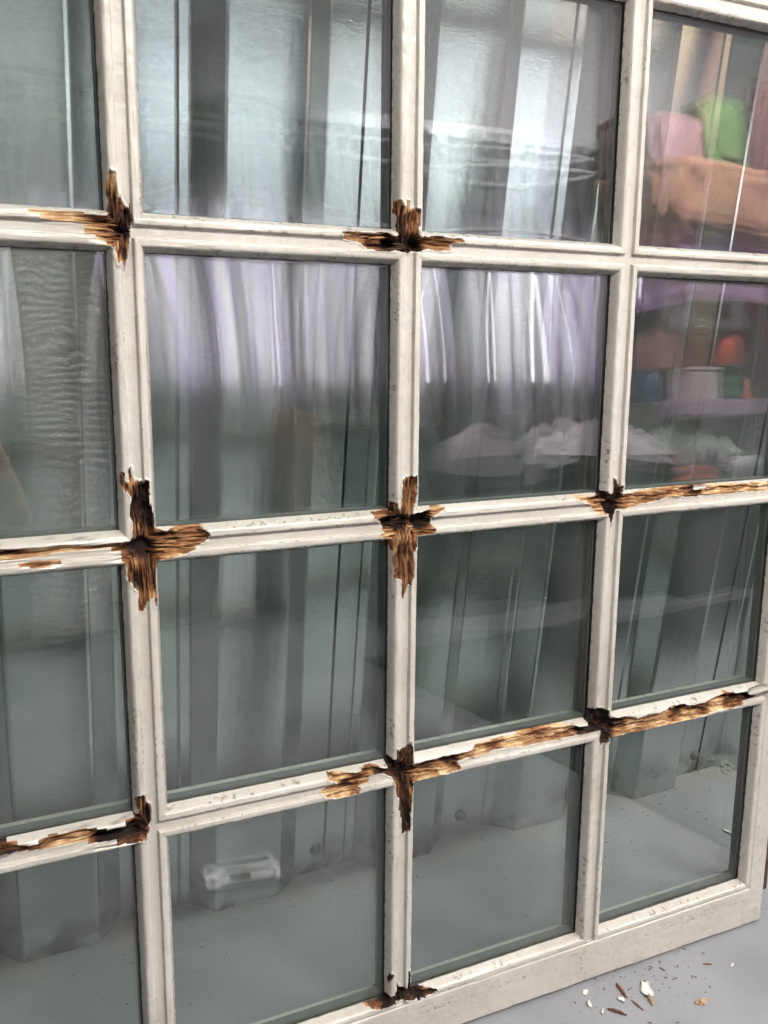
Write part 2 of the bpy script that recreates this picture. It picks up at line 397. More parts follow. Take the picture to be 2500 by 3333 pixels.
# ragged paint rim on the glass
rim = np.clip((sdist - 15.0) / 2, 0, 1) * (~isr)
Z = Z + rim * (fbm(GX / 4, GY / 4, 9, 2) - .5) * 2.2
GXo = GX.copy(); GYo = GY.copy()
GYo = GYo + (4.2 * np.clip((800 - GX) / 500, 0, 1) + 1.2 * (fbm(GX / 40, GX * 0 + 3, 113, 2) - .5)) * np.exp(-(GY - YOUT[0]) / 14)
wear = np.zeros_like(Z)
joint = np.exp(-((dX - dY) / .35) ** 2) * (sdist > CW) * (sdist < 16.5) * (fbm(GX / 30, GY / 30, 31, 2) > .52)
wear = np.maximum(wear, joint * .55)
PX_ = GX - XLa[iX]; PY_ = GY - YLa[iY]
ledge = np.where(dX < dY, PX_ < 0, PY_ < 0)
wear = np.maximum(wear, (~isr) * ledge * np.clip((sdist - 16.0) / .9, 0, 1) * np.clip((fbm(GX / 5, GY / 5, 21, 2) - .5) * 6, 0, 1) * .8)

POLYS=[
 [(-12.8,331.5),(-7.4,328.6),(-6.0,315.2),(-4.8,309.8),(-1.5,306.0),(-0.3,302.0),(4.5,298.9),(5.5,291.3),(2.9,285.7),(2.2,270.3),(-0.1,260.5),(-2.3,250.9),(-3.8,256.1),(-6.3,256.7),(-8.5,252.4),(-9.9,260.0),(-10.3,267.6),(-17.2,268.7),(-22.5,273.2),(-23.7,275.2),(-29.8,276.7),(-31.7,278.9),(-35.7,280.7),(-37.2,282.2),(-32.2,283.3),(-31.3,286.4),(-43.4,287.0),(-62.0,286.5),(-69.6,290.7),(-83.5,293.8),(-64.1,294.8),(-41.7,294.5),(-26.9,292.7),(-16.0,292.8),(-13.8,295.6),(-14.3,305.1),(-15.1,310.5),(-13.9,321.4)],
 [(259.3,324.1),(262.9,325.1),(266.6,319.9),(269.4,316.9),(271.2,321.7),(272.0,325.7),(274.8,325.1),(274.0,317.2),(278.6,318.3),(284.7,317.9),(284.4,305.3),(283.6,298.9),(284.6,292.5),(295.9,292.3),(311.1,294.0),(314.9,291.8),(332.3,292.7),(334.4,289.5),(326.6,288.3),(319.9,285.5),(322.9,281.6),(313.3,280.3),(296.1,281.1),(284.9,278.2),(277.4,278.6),(273.7,276.0),(259.0,277.7),(240.8,276.9),(230.1,277.9),(223.0,283.0),(212.4,284.8),(203.8,286.6),(202.0,291.2),(215.9,292.7),(230.0,291.9),(249.7,293.8),(258.8,289.6),(262.1,291.3),(259.6,302.2),(261.3,307.0),(258.5,314.7)],
 [(-13.9,71.5),(-11.5,70.6),(-11.9,61.4),(-9.0,59.7),(-7.9,68.8),(-8.4,72.7),(-5.3,76.0),(-4.9,70.2),(-3.6,65.5),(-2.6,60.9),(0.7,62.5),(5.9,60.7),(7.5,63.4),(10.1,61.7),(10.4,52.4),(8.9,43.1),(11.7,36.7),(13.3,30.3),(13.3,19.3),(16.2,15.9),(24.6,13.7),(40.3,18.7),(56.1,18.3),(60.7,12.2),(65.0,8.6),(63.6,2.3),(55.4,-1.9),(50.6,-3.9),(49.7,-6.2),(39.3,-9.3),(26.7,-11.3),(17.4,-12.8),(14.3,-14.1),(13.1,-23.6),(13.1,-36.5),(13.7,-47.9),(11.8,-57.4),(9.9,-45.0),(5.9,-50.2),(3.5,-53.2),(0.8,-61.8),(-2.6,-59.7),(-2.7,-47.6),(-2.9,-41.1),(-8.0,-35.7),(-10.0,-30.7),(-13.0,-28.8),(-13.2,-17.7),(-15.9,-11.1),(-19.5,-7.6),(-21.2,2.0),(-22.6,3.6),(-35.9,2.5),(-50.3,3.1),(-67.4,2.4),(-82.8,1.6),(-92.6,-1.2),(-103.5,-0.9),(-127.6,-0.0),(-126.8,11.0),(-105.6,9.0),(-85.2,7.9),(-71.2,9.6),(-50.1,7.7),(-21.0,6.6),(-9.1,7.1),(-5.9,11.5),(-5.4,24.0),(-8.7,33.6),(-6.5,48.8),(-9.3,53.6),(-12.8,56.9),(-14.8,62.4)],
 [(-105.2,-5.6),(-95.5,-4.0),(-84.5,-3.5),(-71.3,-4.8),(-72.9,-7.7),(-79.3,-9.4),(-87.6,-9.8),(-98.5,-8.2)],
 [(272.8,48.9),(276.2,50.0),(284.9,51.4),(285.9,40.3),(285.2,30.9),(284.4,24.6),(281.9,18.5),(279.4,10.7),(289.0,11.6),(301.4,13.9),(310.3,17.2),(317.5,16.7),(322.0,14.8),(314.0,10.5),(305.1,7.2),(304.3,4.0),(305.3,-2.5),(309.0,-7.7),(308.2,-10.8),(303.7,-12.1),(293.0,-12.0),(287.7,-13.1),(287.0,-25.1),(282.7,-31.2),(283.8,-42.7),(283.1,-57.2),(280.6,-66.0),(277.1,-66.4),(276.2,-71.2),(273.7,-79.9),(270.1,-77.9),(270.9,-67.3),(269.0,-59.0),(262.0,-56.6),(261.9,-45.3),(260.9,-37.2),(261.7,-27.6),(259.0,-25.8),(257.2,-14.5),(254.6,-13.4),(245.2,-11.0),(245.2,-7.1),(249.4,-5.9),(247.7,-1.0),(244.2,5.6),(237.4,10.8),(236.5,15.5),(244.1,16.5),(254.3,16.5),(256.0,20.3),(258.5,24.9),(263.6,23.7),(264.6,18.1),(266.3,16.4),(269.6,30.4),(269.4,41.3)],
 [(546.6,32.9),(549.9,32.7),(553.5,28.1),(555.0,22.7),(558.7,23.4),(560.4,24.2),(557.7,15.5),(561.2,13.5),(576.7,14.2),(599.2,15.5),(624.5,15.7),(633.7,16.9),(669.3,16.6),(705.9,16.2),(730.9,15.6),(756.4,15.0),(798.2,14.4),(825.0,13.8),(826.4,2.9),(799.6,2.7),(773.3,3.4),(757.5,5.4),(737.4,2.8),(719.6,4.0),(694.7,5.6),(687.5,4.2),(658.5,4.3),(646.4,6.0),(623.2,3.9),(604.9,1.5),(589.1,-0.1),(584.7,-2.5),(566.9,-3.9),(553.6,-3.8),(550.9,-12.5),(548.2,-21.3),(546.1,-28.6),(544.6,-26.4),(543.6,-17.3),(541.0,-11.8),(539.7,-9.0),(529.9,-8.3),(520.9,-3.2),(518.5,0.5),(520.6,2.1),(517.2,5.0),(509.6,7.3),(498.8,10.6),(492.3,14.6),(496.3,16.9),(507.0,14.4),(519.8,14.5),(527.2,15.7),(528.0,20.0),(537.8,18.5),(541.3,14.8),(543.4,16.4),(545.1,23.4)],
 [(-9.1,-243.8),(-4.8,-246.5),(-4.8,-254.4),(-1.7,-256.9),(-0.4,-266.0),(-0.9,-277.5),(-4.1,-277.6),(-3.3,-284.9),(-6.3,-291.3),(-9.6,-292.3),(-19.2,-292.6),(-24.0,-293.2),(-31.7,-290.4),(-32.3,-286.7),(-44.0,-285.5),(-51.7,-286.2),(-57.8,-283.9),(-68.2,-280.4),(-80.3,-280.8),(-90.7,-280.8),(-102.4,-279.2),(-116.8,-278.4),(-130.9,-275.6),(-146.3,-274.2),(-145.6,-263.6),(-126.1,-266.8),(-116.4,-271.7),(-104.8,-272.1),(-100.3,-269.8),(-95.8,-266.7),(-79.6,-268.9),(-72.0,-267.3),(-55.5,-268.8),(-41.8,-272.9),(-24.7,-273.6),(-22.1,-268.0),(-18.0,-265.4),(-12.4,-265.0),(-11.4,-259.9),(-14.4,-255.7),(-14.8,-246.9)],
 [(-55.0,-289.8),(-50.3,-287.5),(-44.2,-289.9),(-37.9,-288.8),(-40.4,-291.7),(-45.9,-293.5),(-50.4,-291.0)],
 [(283.2,-244.8),(285.8,-254.2),(286.1,-273.2),(307.1,-272.4),(337.2,-271.4),(359.1,-272.7),(367.9,-268.3),(394.9,-266.3),(431.6,-266.4),(438.9,-266.3),(439.6,-282.4),(432.3,-282.0),(409.1,-279.5),(395.3,-277.8),(381.8,-281.4),(361.6,-281.5),(346.2,-283.5),(347.6,-292.0),(337.7,-293.0),(320.4,-294.5),(303.3,-295.9),(288.5,-294.8),(286.5,-295.3),(284.7,-316.2),(283.9,-336.4),(284.2,-352.9),(280.0,-351.8),(277.9,-357.5),(275.8,-356.0),(274.6,-340.3),(273.4,-327.8),(271.3,-327.3),(270.0,-312.9),(266.9,-306.1),(265.8,-299.9),(263.6,-289.4),(262.5,-285.2),(251.2,-277.8),(234.1,-276.8),(233.6,-281.9),(232.2,-285.6),(223.2,-284.6),(221.3,-290.1),(219.3,-294.5),(205.6,-294.4),(193.9,-292.8),(180.5,-288.8),(178.6,-282.6),(184.3,-279.0),(197.8,-278.1),(197.8,-276.2),(186.3,-270.8),(186.3,-265.1),(205.5,-267.2),(223.2,-269.9),(225.1,-266.5),(237.1,-266.0),(255.2,-271.7),(255.2,-265.8),(259.2,-259.7),(263.3,-263.5),(266.3,-262.2),(266.8,-251.4),(269.3,-255.9),(272.4,-254.5),(277.5,-252.5),(280.6,-249.2)],
 [(427.4,-265.0),(448.3,-264.3),(484.7,-265.0),(502.4,-267.7),(527.2,-272.9),(526.6,-263.5),(531.6,-254.7),(539.2,-250.2),(548.5,-252.8),(557.9,-257.4),(559.8,-267.5),(572.7,-269.9),(593.9,-271.7),(606.1,-275.9),(622.7,-273.9),(639.9,-275.9),(659.1,-270.2),(679.1,-270.6),(697.3,-274.8),(717.7,-274.2),(735.5,-270.0),(756.2,-266.2),(761.9,-269.2),(811.2,-273.2),(814.9,-281.3),(790.7,-285.7),(785.6,-289.1),(750.7,-289.3),(727.2,-290.4),(701.6,-293.1),(699.4,-296.9),(661.4,-296.1),(636.7,-295.6),(607.7,-296.2),(588.6,-295.6),(565.2,-295.1),(562.5,-289.7),(560.8,-299.2),(554.0,-300.9),(550.9,-305.2),(549.0,-295.0),(552.0,-287.7),(550.5,-283.5),(527.8,-283.1),(503.2,-282.3),(474.8,-282.6),(453.4,-282.6),(428.1,-282.0)],
 [(285.8,-533.1),(287.1,-545.7),(290.6,-560.1),(304.0,-564.6),(322.0,-568.4),(323.2,-571.1),(310.9,-573.7),(299.7,-574.4),(282.0,-570.6),(268.9,-570.5),(253.9,-569.7),(245.3,-569.4),(232.6,-565.0),(230.9,-559.6),(232.6,-552.5),(238.9,-556.9),(258.0,-559.0),(268.8,-559.4),(268.7,-552.8),(271.9,-545.0),(274.1,-552.4),(282.9,-555.3),(283.8,-544.6),(284.4,-535.9)],
 [(262.0,-529.7),(264.2,-531.5),(263.2,-536.7),(260.4,-540.1),(259.5,-536.5)],
]
TONES=[(-10.1,324.6,0.62,1.0),(-8.4,301.6,0.30,3.0),(1.0,294.0,0.22,3.0),(-1.7,281.4,0.18,6.0),(-1.1,263.3,0.35,2.0),(-9.0,260.2,0.60,1.5),(-16.4,279.2,0.55,3.0),(-27.3,281.3,0.68,2.0),(-48.4,290.9,0.85,2.5),(-21.3,292.6,0.25,6.0),(-68.0,293.0,0.90,1.0),(-9.7,275.4,0.50,3.0),(261.9,321.3,0.40,2.0),(274.7,320.6,0.50,1.5),(264.8,304.2,0.22,4.0),(275.9,304.9,0.40,3.0),(283.4,302.2,0.60,2.0),(270.6,285.6,0.20,7.0),(280.0,280.5,0.05,10.0),(252.3,281.5,0.10,7.0),(237.9,283.9,0.40,3.0),(213.1,287.3,0.68,2.0),(296.8,285.3,0.55,3.0),(325.5,290.0,0.60,1.5),(-12.2,65.8,0.35,1.0),(-6.4,64.0,0.60,1.5),(6.0,57.1,0.12,3.0),(3.1,40.2,0.10,4.0),(7.0,25.8,0.15,4.0),(-2.6,14.1,0.40,4.0),(2.2,2.6,0.02,12.0),(9.5,13.0,0.35,4.0),(24.4,0.6,0.45,4.0),(48.3,13.0,0.62,3.0),(55.9,2.6,0.48,2.0),(27.1,-9.3,0.68,2.0),(-10.1,-20.0,0.55,3.0),(-1.4,-30.4,0.20,5.0),(7.7,-31.4,0.45,3.0),(0.5,-56.5,0.30,1.5),(10.8,-49.6,0.60,1.5),(-28.3,4.6,0.50,4.0),(-64.2,6.4,0.75,3.0),(-92.1,5.2,0.80,3.0),(-112.4,7.1,0.15,6.0),(-112.8,1.1,0.85,2.0),(-88.7,-7.3,0.50,1.0),(277.2,37.5,0.50,2.0),(284.0,46.5,0.40,1.5),(274.0,15.6,0.60,2.5),(260.1,21.4,0.45,2.0),(244.8,12.3,0.50,2.5),(255.2,2.8,0.08,8.0),(270.7,1.6,0.08,10.0),(293.5,3.0,0.03,11.0),(313.0,12.8,0.70,1.5),(255.3,-6.7,0.65,3.0),(279.6,-8.7,0.65,2.0),(306.3,-9.3,0.50,1.5),(262.3,-21.6,0.55,2.0),(272.9,-29.0,0.30,5.0),(280.1,-42.6,0.45,2.5),(275.0,-58.4,0.45,2.0),(273.5,-74.6,0.38,1.0),(550.5,26.3,0.15,2.0),(553.7,12.0,0.18,5.0),(546.9,-0.0,0.05,8.0),(547.4,-23.3,0.15,1.5),(534.9,15.0,0.25,4.0),(501.9,12.8,0.72,1.5),(528.3,1.3,0.60,3.0),(528.8,-5.8,0.80,1.0),(567.3,7.5,0.55,3.0),(589.6,9.6,0.65,3.0),(579.3,-2.3,0.75,2.0),(635.7,10.2,0.40,3.0),(636.0,6.5,0.90,2.0),(683.2,12.7,0.30,4.0),(696.3,4.3,0.85,2.0),(758.5,10.8,0.45,4.0),(758.9,6.9,0.90,2.0),(798.4,4.4,0.95,2.0),(-9.1,-250.6,0.42,1.5),(-5.0,-265.7,0.25,3.0),(-2.9,-273.3,0.30,2.0),(-10.2,-275.2,0.35,5.0),(-15.3,-282.8,0.08,8.0),(-34.1,-279.1,0.03,9.0),(-46.6,-279.6,0.05,8.0),(-56.9,-271.8,0.55,4.0),(-87.5,-279.0,0.95,2.5),(-64.9,-277.7,0.80,3.0),(-87.0,-271.3,0.35,4.0),(-6.0,-290.4,0.45,2.0),(-22.1,-291.8,0.30,3.0),(-109.3,-275.2,0.30,3.0),(-130.7,-273.2,0.35,3.0),(-47.1,-290.9,0.10,1.5),(283.5,-254.4,0.25,2.0),(272.2,-262.0,0.25,3.0),(262.0,-267.9,0.12,5.0),(273.5,-280.2,0.02,11.0),(284.9,-278.6,0.30,4.0),(275.7,-292.7,0.30,5.0),(266.5,-296.7,0.40,3.0),(281.3,-316.1,0.30,3.0),(277.3,-335.6,0.22,3.0),(280.7,-352.8,0.20,1.0),(251.9,-275.7,0.25,4.0),(225.8,-272.2,0.30,3.0),(198.4,-270.3,0.65,2.5),(229.9,-281.9,0.75,1.5),(206.2,-289.4,0.85,2.0),(186.8,-287.1,0.75,1.5),(208.1,-282.1,0.35,2.5),(303.8,-278.5,0.35,4.0),(299.8,-291.8,0.80,2.5),(325.4,-289.1,0.80,3.0),(333.8,-277.5,0.15,5.0),(362.4,-278.2,0.70,3.0),(396.0,-271.3,0.50,3.0),(419.2,-274.8,0.90,3.0),(373.7,-282.5,0.90,2.0),(543.2,-257.3,0.12,4.0),(534.9,-269.5,0.12,5.0),(555.0,-263.3,0.15,4.0),(551.5,-280.4,0.15,8.0),(557.3,-297.2,0.20,2.0),(570.3,-283.8,0.10,6.0),(577.1,-281.1,0.30,4.0),(577.9,-293.2,0.75,2.0),(600.7,-281.5,0.80,3.0),(625.7,-294.2,0.70,2.0),(649.2,-282.2,0.75,3.0),(681.0,-275.6,0.10,5.0),(687.1,-287.0,0.85,3.0),(725.1,-281.3,0.40,4.0),(738.4,-283.6,0.85,3.0),(778.6,-285.3,0.50,3.0),(777.8,-277.7,0.10,5.0),(807.8,-277.4,0.08,5.0),(486.4,-275.9,0.75,3.0),(503.8,-273.4,0.60,4.0),(524.1,-277.2,0.20,5.0),(453.8,-269.7,0.55,4.0),(445.9,-281.4,0.80,2.0),(286.7,-540.0,0.12,1.5),(278.2,-557.1,0.10,5.0),(291.5,-566.0,0.12,5.0),(318.4,-569.9,0.18,1.5),(261.0,-565.6,0.10,5.0),(241.7,-563.3,0.40,3.0),(234.3,-558.6,0.75,2.0),(262.4,-536.4,0.12,1.0)]

dirt = np.exp(-((sdist - 5.0) / .45) ** 2) * (~isr) * np.clip((fbm(AL / 18, AC / 6, 101, 2) - .42) * 3, 0, 1) * .35
dirt = np.maximum(dirt, np.where(isr, np.exp(-((rs - 1.1) / .5) ** 2) * np.clip((fbm(AL / 18, AC / 6, 103, 2) - .40) * 3, 0, 1) * .4, 0))
edge_z = np.exp(-((sdist - 6.3) / .8) ** 2) + np.exp(-((sdist - 13.5) / 2.2) ** 2) + np.where(isr, np.exp(-(edge / 2.5) ** 2), 0)
chipm = np.clip((fbm(AL / 3.2, AC / 1.6, 105, 3) - .635) / .03, 0, 1) * np.clip(edge_z, 0, 1) * (fbm(GX / 60, GY / 60, 107, 2) > .58)
Z = Z - chipm * .45
wear = np.maximum(wear, np.maximum(dirt, chipm * .62))
def sdf(px, py, poly):
    P = np.array(poly); A = P; B = np.roll(P, -1, 0)
    best = np.full(px.shape, 1e9); ins = np.zeros(px.shape, bool)
    for (ax, ay), (bx, by) in zip(A, B):
        ex, ey = bx - ax, by - ay
        t = np.clip(((px - ax) * ex + (py - ay) * ey) / (ex * ex + ey * ey + 1e-9), 0, 1)
        best = np.minimum(best, (px - ax - t * ex) ** 2 + (py - ay - t * ey) ** 2)
        c = ((ay > py) != (by > py)) & (px < (bx - ax) * (py - ay) / (by - ay + 1e-12) + ax)
        ins ^= c
    return np.where(ins, -1, 1) * np.sqrt(best)
SD = np.full_like(Z, 1e3)
for poly in POLYS:
    a = np.array(poly); lo = a.min(0) - 8; hi = a.max(0) + 8
    i0, i1 = np.searchsorted(gx, lo[0]), np.searchsorted(gx, hi[0]); j0, j1 = np.searchsorted(gy, lo[1]), np.searchsorted(gy, hi[1])
    if i1 <= i0 or j1 <= j0: continue
    s = sdf(GX[i0:i1, j0:j1], GY[i0:i1, j0:j1], poly)
    SD[i0:i1, j0:j1] = np.minimum(SD[i0:i1, j0:j1], s)
SD = SD - .45
SD = SD + (vnoise(AL / 9, AC / .9, 41) - .5) * 2.2 + (vnoise(AL / 2.5, AC / 1.3, 43) - .5) * .9
near = SD < 6
TN = np.array(TONES)
xs, ys = GX[near], GY[near]
acc = np.zeros(xs.shape); at_ = np.zeros(xs.shape); ad = np.zeros(xs.shape)
for tx, ty, tt, td in TN:
    w = 1 / (((xs - tx) ** 2 + (ys - ty) ** 2 + 6) ** 2.0)
    acc += w; at_ += w * tt; ad += w * td
tone = np.zeros_like(Z); dep = np.zeros_like(Z)
tone[near] = at_ / acc; dep[near] = ad / acc + 6 * np.clip(.16 - tone[near], 0, 1) / .16
f_a = vnoise(AL / 16, AC / 1.7, 51); f_b = vnoise(AL / 7, AC / .95, 53); f_c = vnoise(AL / 30, AC / 3.6, 57); f_d = vnoise(AL / 3, AC / 2.2, 59)
fib = (f_a - .5) * 2.6 + (f_b - .5) * 1.2 + (f_c - .5) * 3.0 + (f_d - .5) * .8
inside = SD < 0
crack = np.clip((vnoise(AL / 26, AC / 1.5, 81) - .66) / .12, 0, 1) + .7 * np.clip((vnoise(AL / 11, AC / 1.1, 83) - .74) / .1, 0, 1)
ramp_in = np.clip(-SD / 1.2, 0, 1)
zb = np.minimum(np.where(isr, 2.5, np.interp(sdist, [0, 14, 17], [2.2, 1.2, -5.5])), 2.6)
bev = np.clip(-SD / 4.5, .12, 1)
Zrot = zb - .35 - dep * 1.55 * bev + fib * np.clip(.5 + dep * .35, .6, 1.9) * (.35 + .65 * bev)
floorz = np.where((sdist > 13.5) & ~isr, -8.6, -15.0)
Zrot = np.maximum(Zrot - 3.0 * crack * bev, floorz)
Z = np.where(inside, Z * (1 - ramp_in) + np.minimum(Zrot, Z + .3) * ramp_in, Z)
lip = np.clip(1 - np.abs(SD - .7) / 1.6, 0, 1) * (~inside)
Z = Z + lip * (.35 + 1.25 * vnoise(GX / 3, GY / 3, 61)) * np.where(sdist > 14.5, .3, 1)
TONE = np.clip(tone * 1.17 - .12 + (fib * .055) + (vnoise(AL / 12, AC / 1.1, 71) - .5) * .34 + .01 - .17 * crack + .28 * np.exp(np.minimum(SD, 0) / 1.1) * (vnoise(GX / 4, GY / 4, 91) > .4), 0, 1)
print('grid', GX.shape)

def to_world_local(a, b, z): return np.stack([(a - BASE.x) * .001, (b - BASE.y) * .001, z * .001], -1)
PTS = to_world_local(GXo, GYo, Z)
GR = np.stack([AL * .001, AC * .001, np.zeros_like(AL)], -1)
# quads
cx = (gx[:-1] + gx[1:]) / 2; cy = (gy[:-1] + gy[1:]) / 2
CX, CY = np.meshgrid(cx, cy, indexing='ij')
qdx = np.abs(CX[..., None] - XLa).min(-1); qix = np.abs(CX[..., None] - XLa).argmin(-1)
qdy = np.abs(CY[..., None] - YLa).min(-1); qiy = np.abs(CY[..., None] - YLa).argmin(-1)
qs = np.minimum(qdx, qdy)
left_r = CX < XL[0] + CW; right_r = CX > XL[-1] - CW; bot_r = CY < YL[0] + CW; top_r = CY > YL[-1] - CW
q_rail = left_r | right_r | bot_r | top_r
keep = q_rail | (qs < 16.96)
SDq = (SD[:-1, :-1] + SD[1:, :-1] + SD[:-1, 1:] + SD[1:, 1:]) / 4
q_rot = (SDq < -.15) & keep
code = np.full(CX.shape, -1, int)
names = {}
def setc(mask, key):
    k = len(names); names[k] = key; code[mask] = k
colp = np.clip(np.searchsorted(XLa, CX) - 1, 0, 3); rowp = np.clip(np.searchsorted(YLa, CY) - 1, 0, 5)
bead = keep & ~q_rail & (qdx > CW) & (qdy > CW)
for c in range(4):
    for r in range(6):
        base = bead & (colp == c) & (rowp == r)
        hor = qdy < qdx
        mx_ = (XL[c] + XL[c + 1]) / 2; my_ = (YL[r] + YL[r + 1]) / 2
        for side, msk in (('l', ~hor & (CX < mx_)), ('r', ~hor & (CX > mx_)), ('b', hor & (CY < my_)), ('t', hor & (CY > my_))):
            setc(base & msk, ('glazing_bead', c, r, side))
vbar = keep & ~q_rail & (qdx <= CW)
for k in (1, 2, 3): setc(vbar & (qix == k), ('vertical_bar', k))
hbar = keep & ~q_rail & (qdx > CW) & (qdy <= CW)
for k in (1, 2, 3, 4, 5): setc(hbar & (qiy == k), ('horizontal_bar', k))
setc(bot_r & ~left_r & ~right_r, ('bottom_rail',)); setc(top_r & ~left_r & ~right_r, ('top_rail',))
setc(left_r, ('stile', 0)); setc(right_r, ('stile', 1))
from collections import deque
q_joint = qix * 10 + qiy
todo = set(map(tuple, np.argwhere(q_rot)))
while todo:
    st = todo.pop(); comp = [st]; dq = deque([st]); jn = q_joint[st]
    while dq:
        i, j = dq.popleft()
        for nb in ((i + 1, j), (i - 1, j), (i, j + 1), (i, j - 1), (i + 1, j + 1), (i - 1, j - 1), (i + 1, j - 1), (i - 1, j + 1)):
            if nb in todo and q_joint[nb] == jn: todo.discard(nb); comp.append(nb); dq.append(nb)
    if len(comp) < 25: continue
    mk = np.zeros_like(q_rot); a = np.array(comp); mk[a[:, 0], a[:, 1]] = True
    setc(mk, ('rotten_wood', int(jn // 10), int(jn % 10), len(comp)))

for k in [k for k in list(names) if names[k][0] != 'rotten_wood']:
    mk = code == k
    if not mk.any() or not (mk & (SDq < 3)).any(): continue
    todo = set(map(tuple, np.argwhere(mk))); comps = []
    while todo:
        st = todo.pop(); comp = [st]; dq = deque([st])
        while dq:
            i, j = dq.popleft()
            for nb in ((i + 1, j), (i - 1, j), (i, j + 1), (i, j - 1)):
                if nb in todo: todo.discard(nb); comp.append(nb); dq.append(nb)
        comps.append(comp)
    comps.sort(key=len, reverse=True)
    for comp in comps[1:]:
        mk = np.zeros_like(q_rot); a = np.array(comp); mk[a[:, 0], a[:, 1]] = True
        if len(comp) >= 60 and names[k][0] == 'glazing_bead': setc(mk, ('glazing_bead', -1, -1, 'x'))
        elif len(comp) < 12:
            a0 = a[0]; w_ = code[max(0, a0[0] - 6):a0[0] + 7, max(0, a0[1] - 6):a0[1] + 7]; rc = [c_ for c_ in w_.ravel() if c_ >= 0 and names[c_][0] == 'rotten_wood']
            if rc: code[mk] = rc[0]
ny = len(gy)
IDX = np.arange(GX.size).reshape(GX.shape)
Q = np.stack([IDX[:-1, :-1], IDX[1:, :-1], IDX[1:, 1:], IDX[:-1, 1:]], -1)
Pf = PTS.reshape(-1, 3); Gf = GR.reshape(-1, 3); Wf = wear.ravel(); Tf = TONE.ravel()
ROT_LABEL = {(1, 3): 'brown rotten cavity cutting through paint at the upper left bar crossing', (2, 3): 'brown rotten cavity in the bar crossing at the upper middle',
             (1, 2): 'large dark rotten hollow spreading into all four bars', (2, 2): 'rotten star shaped hollow in the middle bar crossing', (3, 2): 'dark split with a pale splintered strip running right',
             (1, 1): 'charred looking rotten corner with a yellow strip', (2, 1): 'dark rotten cavity with a long pale splintered strip', (3, 1): 'dark rotten knot with a tan splintered strip', (2, 0): 'dark rotten hole at the foot of the middle bar'}
def big_mesh(name, quads, mt, parent, rotm=False, extra=None, smooth=True):
    u, inv = np.unique(quads, return_inverse=True); inv = inv.reshape(quads.shape)
    vv = Pf[u]; nq = len(quads)
    ev = np.zeros((0, 3)); ef = []
    if extra is not None and extra.v:
        ev = np.array(extra.v); ef = extra.f
    me = bpy.data.meshes.new(name)
    allv = np.concatenate([vv, ev]); me.vertices.add(len(allv)); me.vertices.foreach_set('co', allv.astype(np.float32).ravel())
    li = list(inv.ravel()) + [i + len(vv) for q in ef for i in q]
    ls = [4 * i for i in range(nq)]; p = 4 * nq
    for q in ef: ls.append(p); p += len(q)
    me.loops.add(len(li)); me.loops.foreach_set('vertex_index', np.array(li, dtype=np.int32))
    me.polygons.add(len(ls)); me.polygons.foreach_set('loop_start', np.array(ls, dtype=np.int32))
    me.update(calc_edges=True); me.validate()
    fl = np.zeros(len(me.polygons), dtype=bool); fl[:nq] = smooth; me.polygons.foreach_set('use_smooth', fl)
    for nm, arr in (('wear', Wf), ('tone', Tf)):
        if (nm == 'tone') != rotm: continue
        a = me.attributes.new(nm, 'FLOAT', 'POINT'); a.data.foreach_set('value', np.concatenate([arr[u], np.zeros(len(ev))]).astype(np.float32))
    a = me.attributes.new('grain', 'FLOAT_VECTOR', 'POINT'); a.data.foreach_set('vector', np.concatenate([Gf[u], ev]).astype(np.float32).ravel())
    me.materials.append(mt)
    o = bpy.data.objects.new(name, me); COL.objects.link(o); o.parent = parent
    return o
def dbox(mb, x0, x1, y0, y1, z0, z1):
    a = D((x0, y0, z0)); b = D((x1, y1, z1)); mb.box(a[0], b[0], a[1], b[1], a[2], b[2])
codef = code.ravel(); Qf = Q.reshape(-1, 4)
order = np.argsort(codef, kind='stable'); cs = codef[order]
for k, key in names.items():
    i0, i1 = np.searchsorted(cs, k), np.searchsorted(cs, k + 1)
    if i1 <= i0: continue
    quads = Qf[order[i0:i1]]
    ex = MB()
    if key[0] == 'vertical_bar':
        x = XL[key[1]]; dbox(ex, x - 13, x + 13, YL[0] + 6, YL[-1] - 6, -30.5, -15.6); dbox(ex, x - 12.5, x + 12.5, YL[0] + 6, YL[-1] - 6, -43, -30.6)
    elif key[0] == 'horizontal_bar':
        y = YL[key[1]]
        for c in range(4):
            dbox(ex, XL[c] + 13.2, XL[c + 1] - 13.2, y - 13, y + 13, -30.4, -15.7); dbox(ex, XL[c] + 13.2, XL[c + 1] - 13.2, y - 12.5, y + 12.5, -42.6, -30.5)
    elif key[0] == 'bottom_rail': dbox(ex, XL[0] - 6, XL[-1] + 6, YOUT[0] + 5.5, YL[0] + 6, -43.5, -1.2)
    elif key[0] == 'top_rail': dbox(ex, XL[0] - 6, XL[-1] + 6, YL[-1] - 6, YOUT[1] - .3, -43.5, -1.2)
    elif key[0] == 'stile':
        if key[1] == 0: dbox(ex, XOUT[0] + .3, XL[0] - 6.3, YOUT[0] + .2, YOUT[1] - .2, -44, -1.4)
        else: dbox(ex, XL[-1] + 6.3, XOUT[1] - .3, YOUT[0] + .2, YOUT[1] - .2, -44, -1.4)
    o = big_mesh(key[0], quads, ROT if key[0] == 'rotten_wood' else PAINT, door, key[0] == 'rotten_wood', ex, True)
    if key[0] == 'rotten_wood' and (key[1], key[2]) in ROT_LABEL and key[3] > 900: o['label'] = ROT_LABEL[(key[1], key[2])]

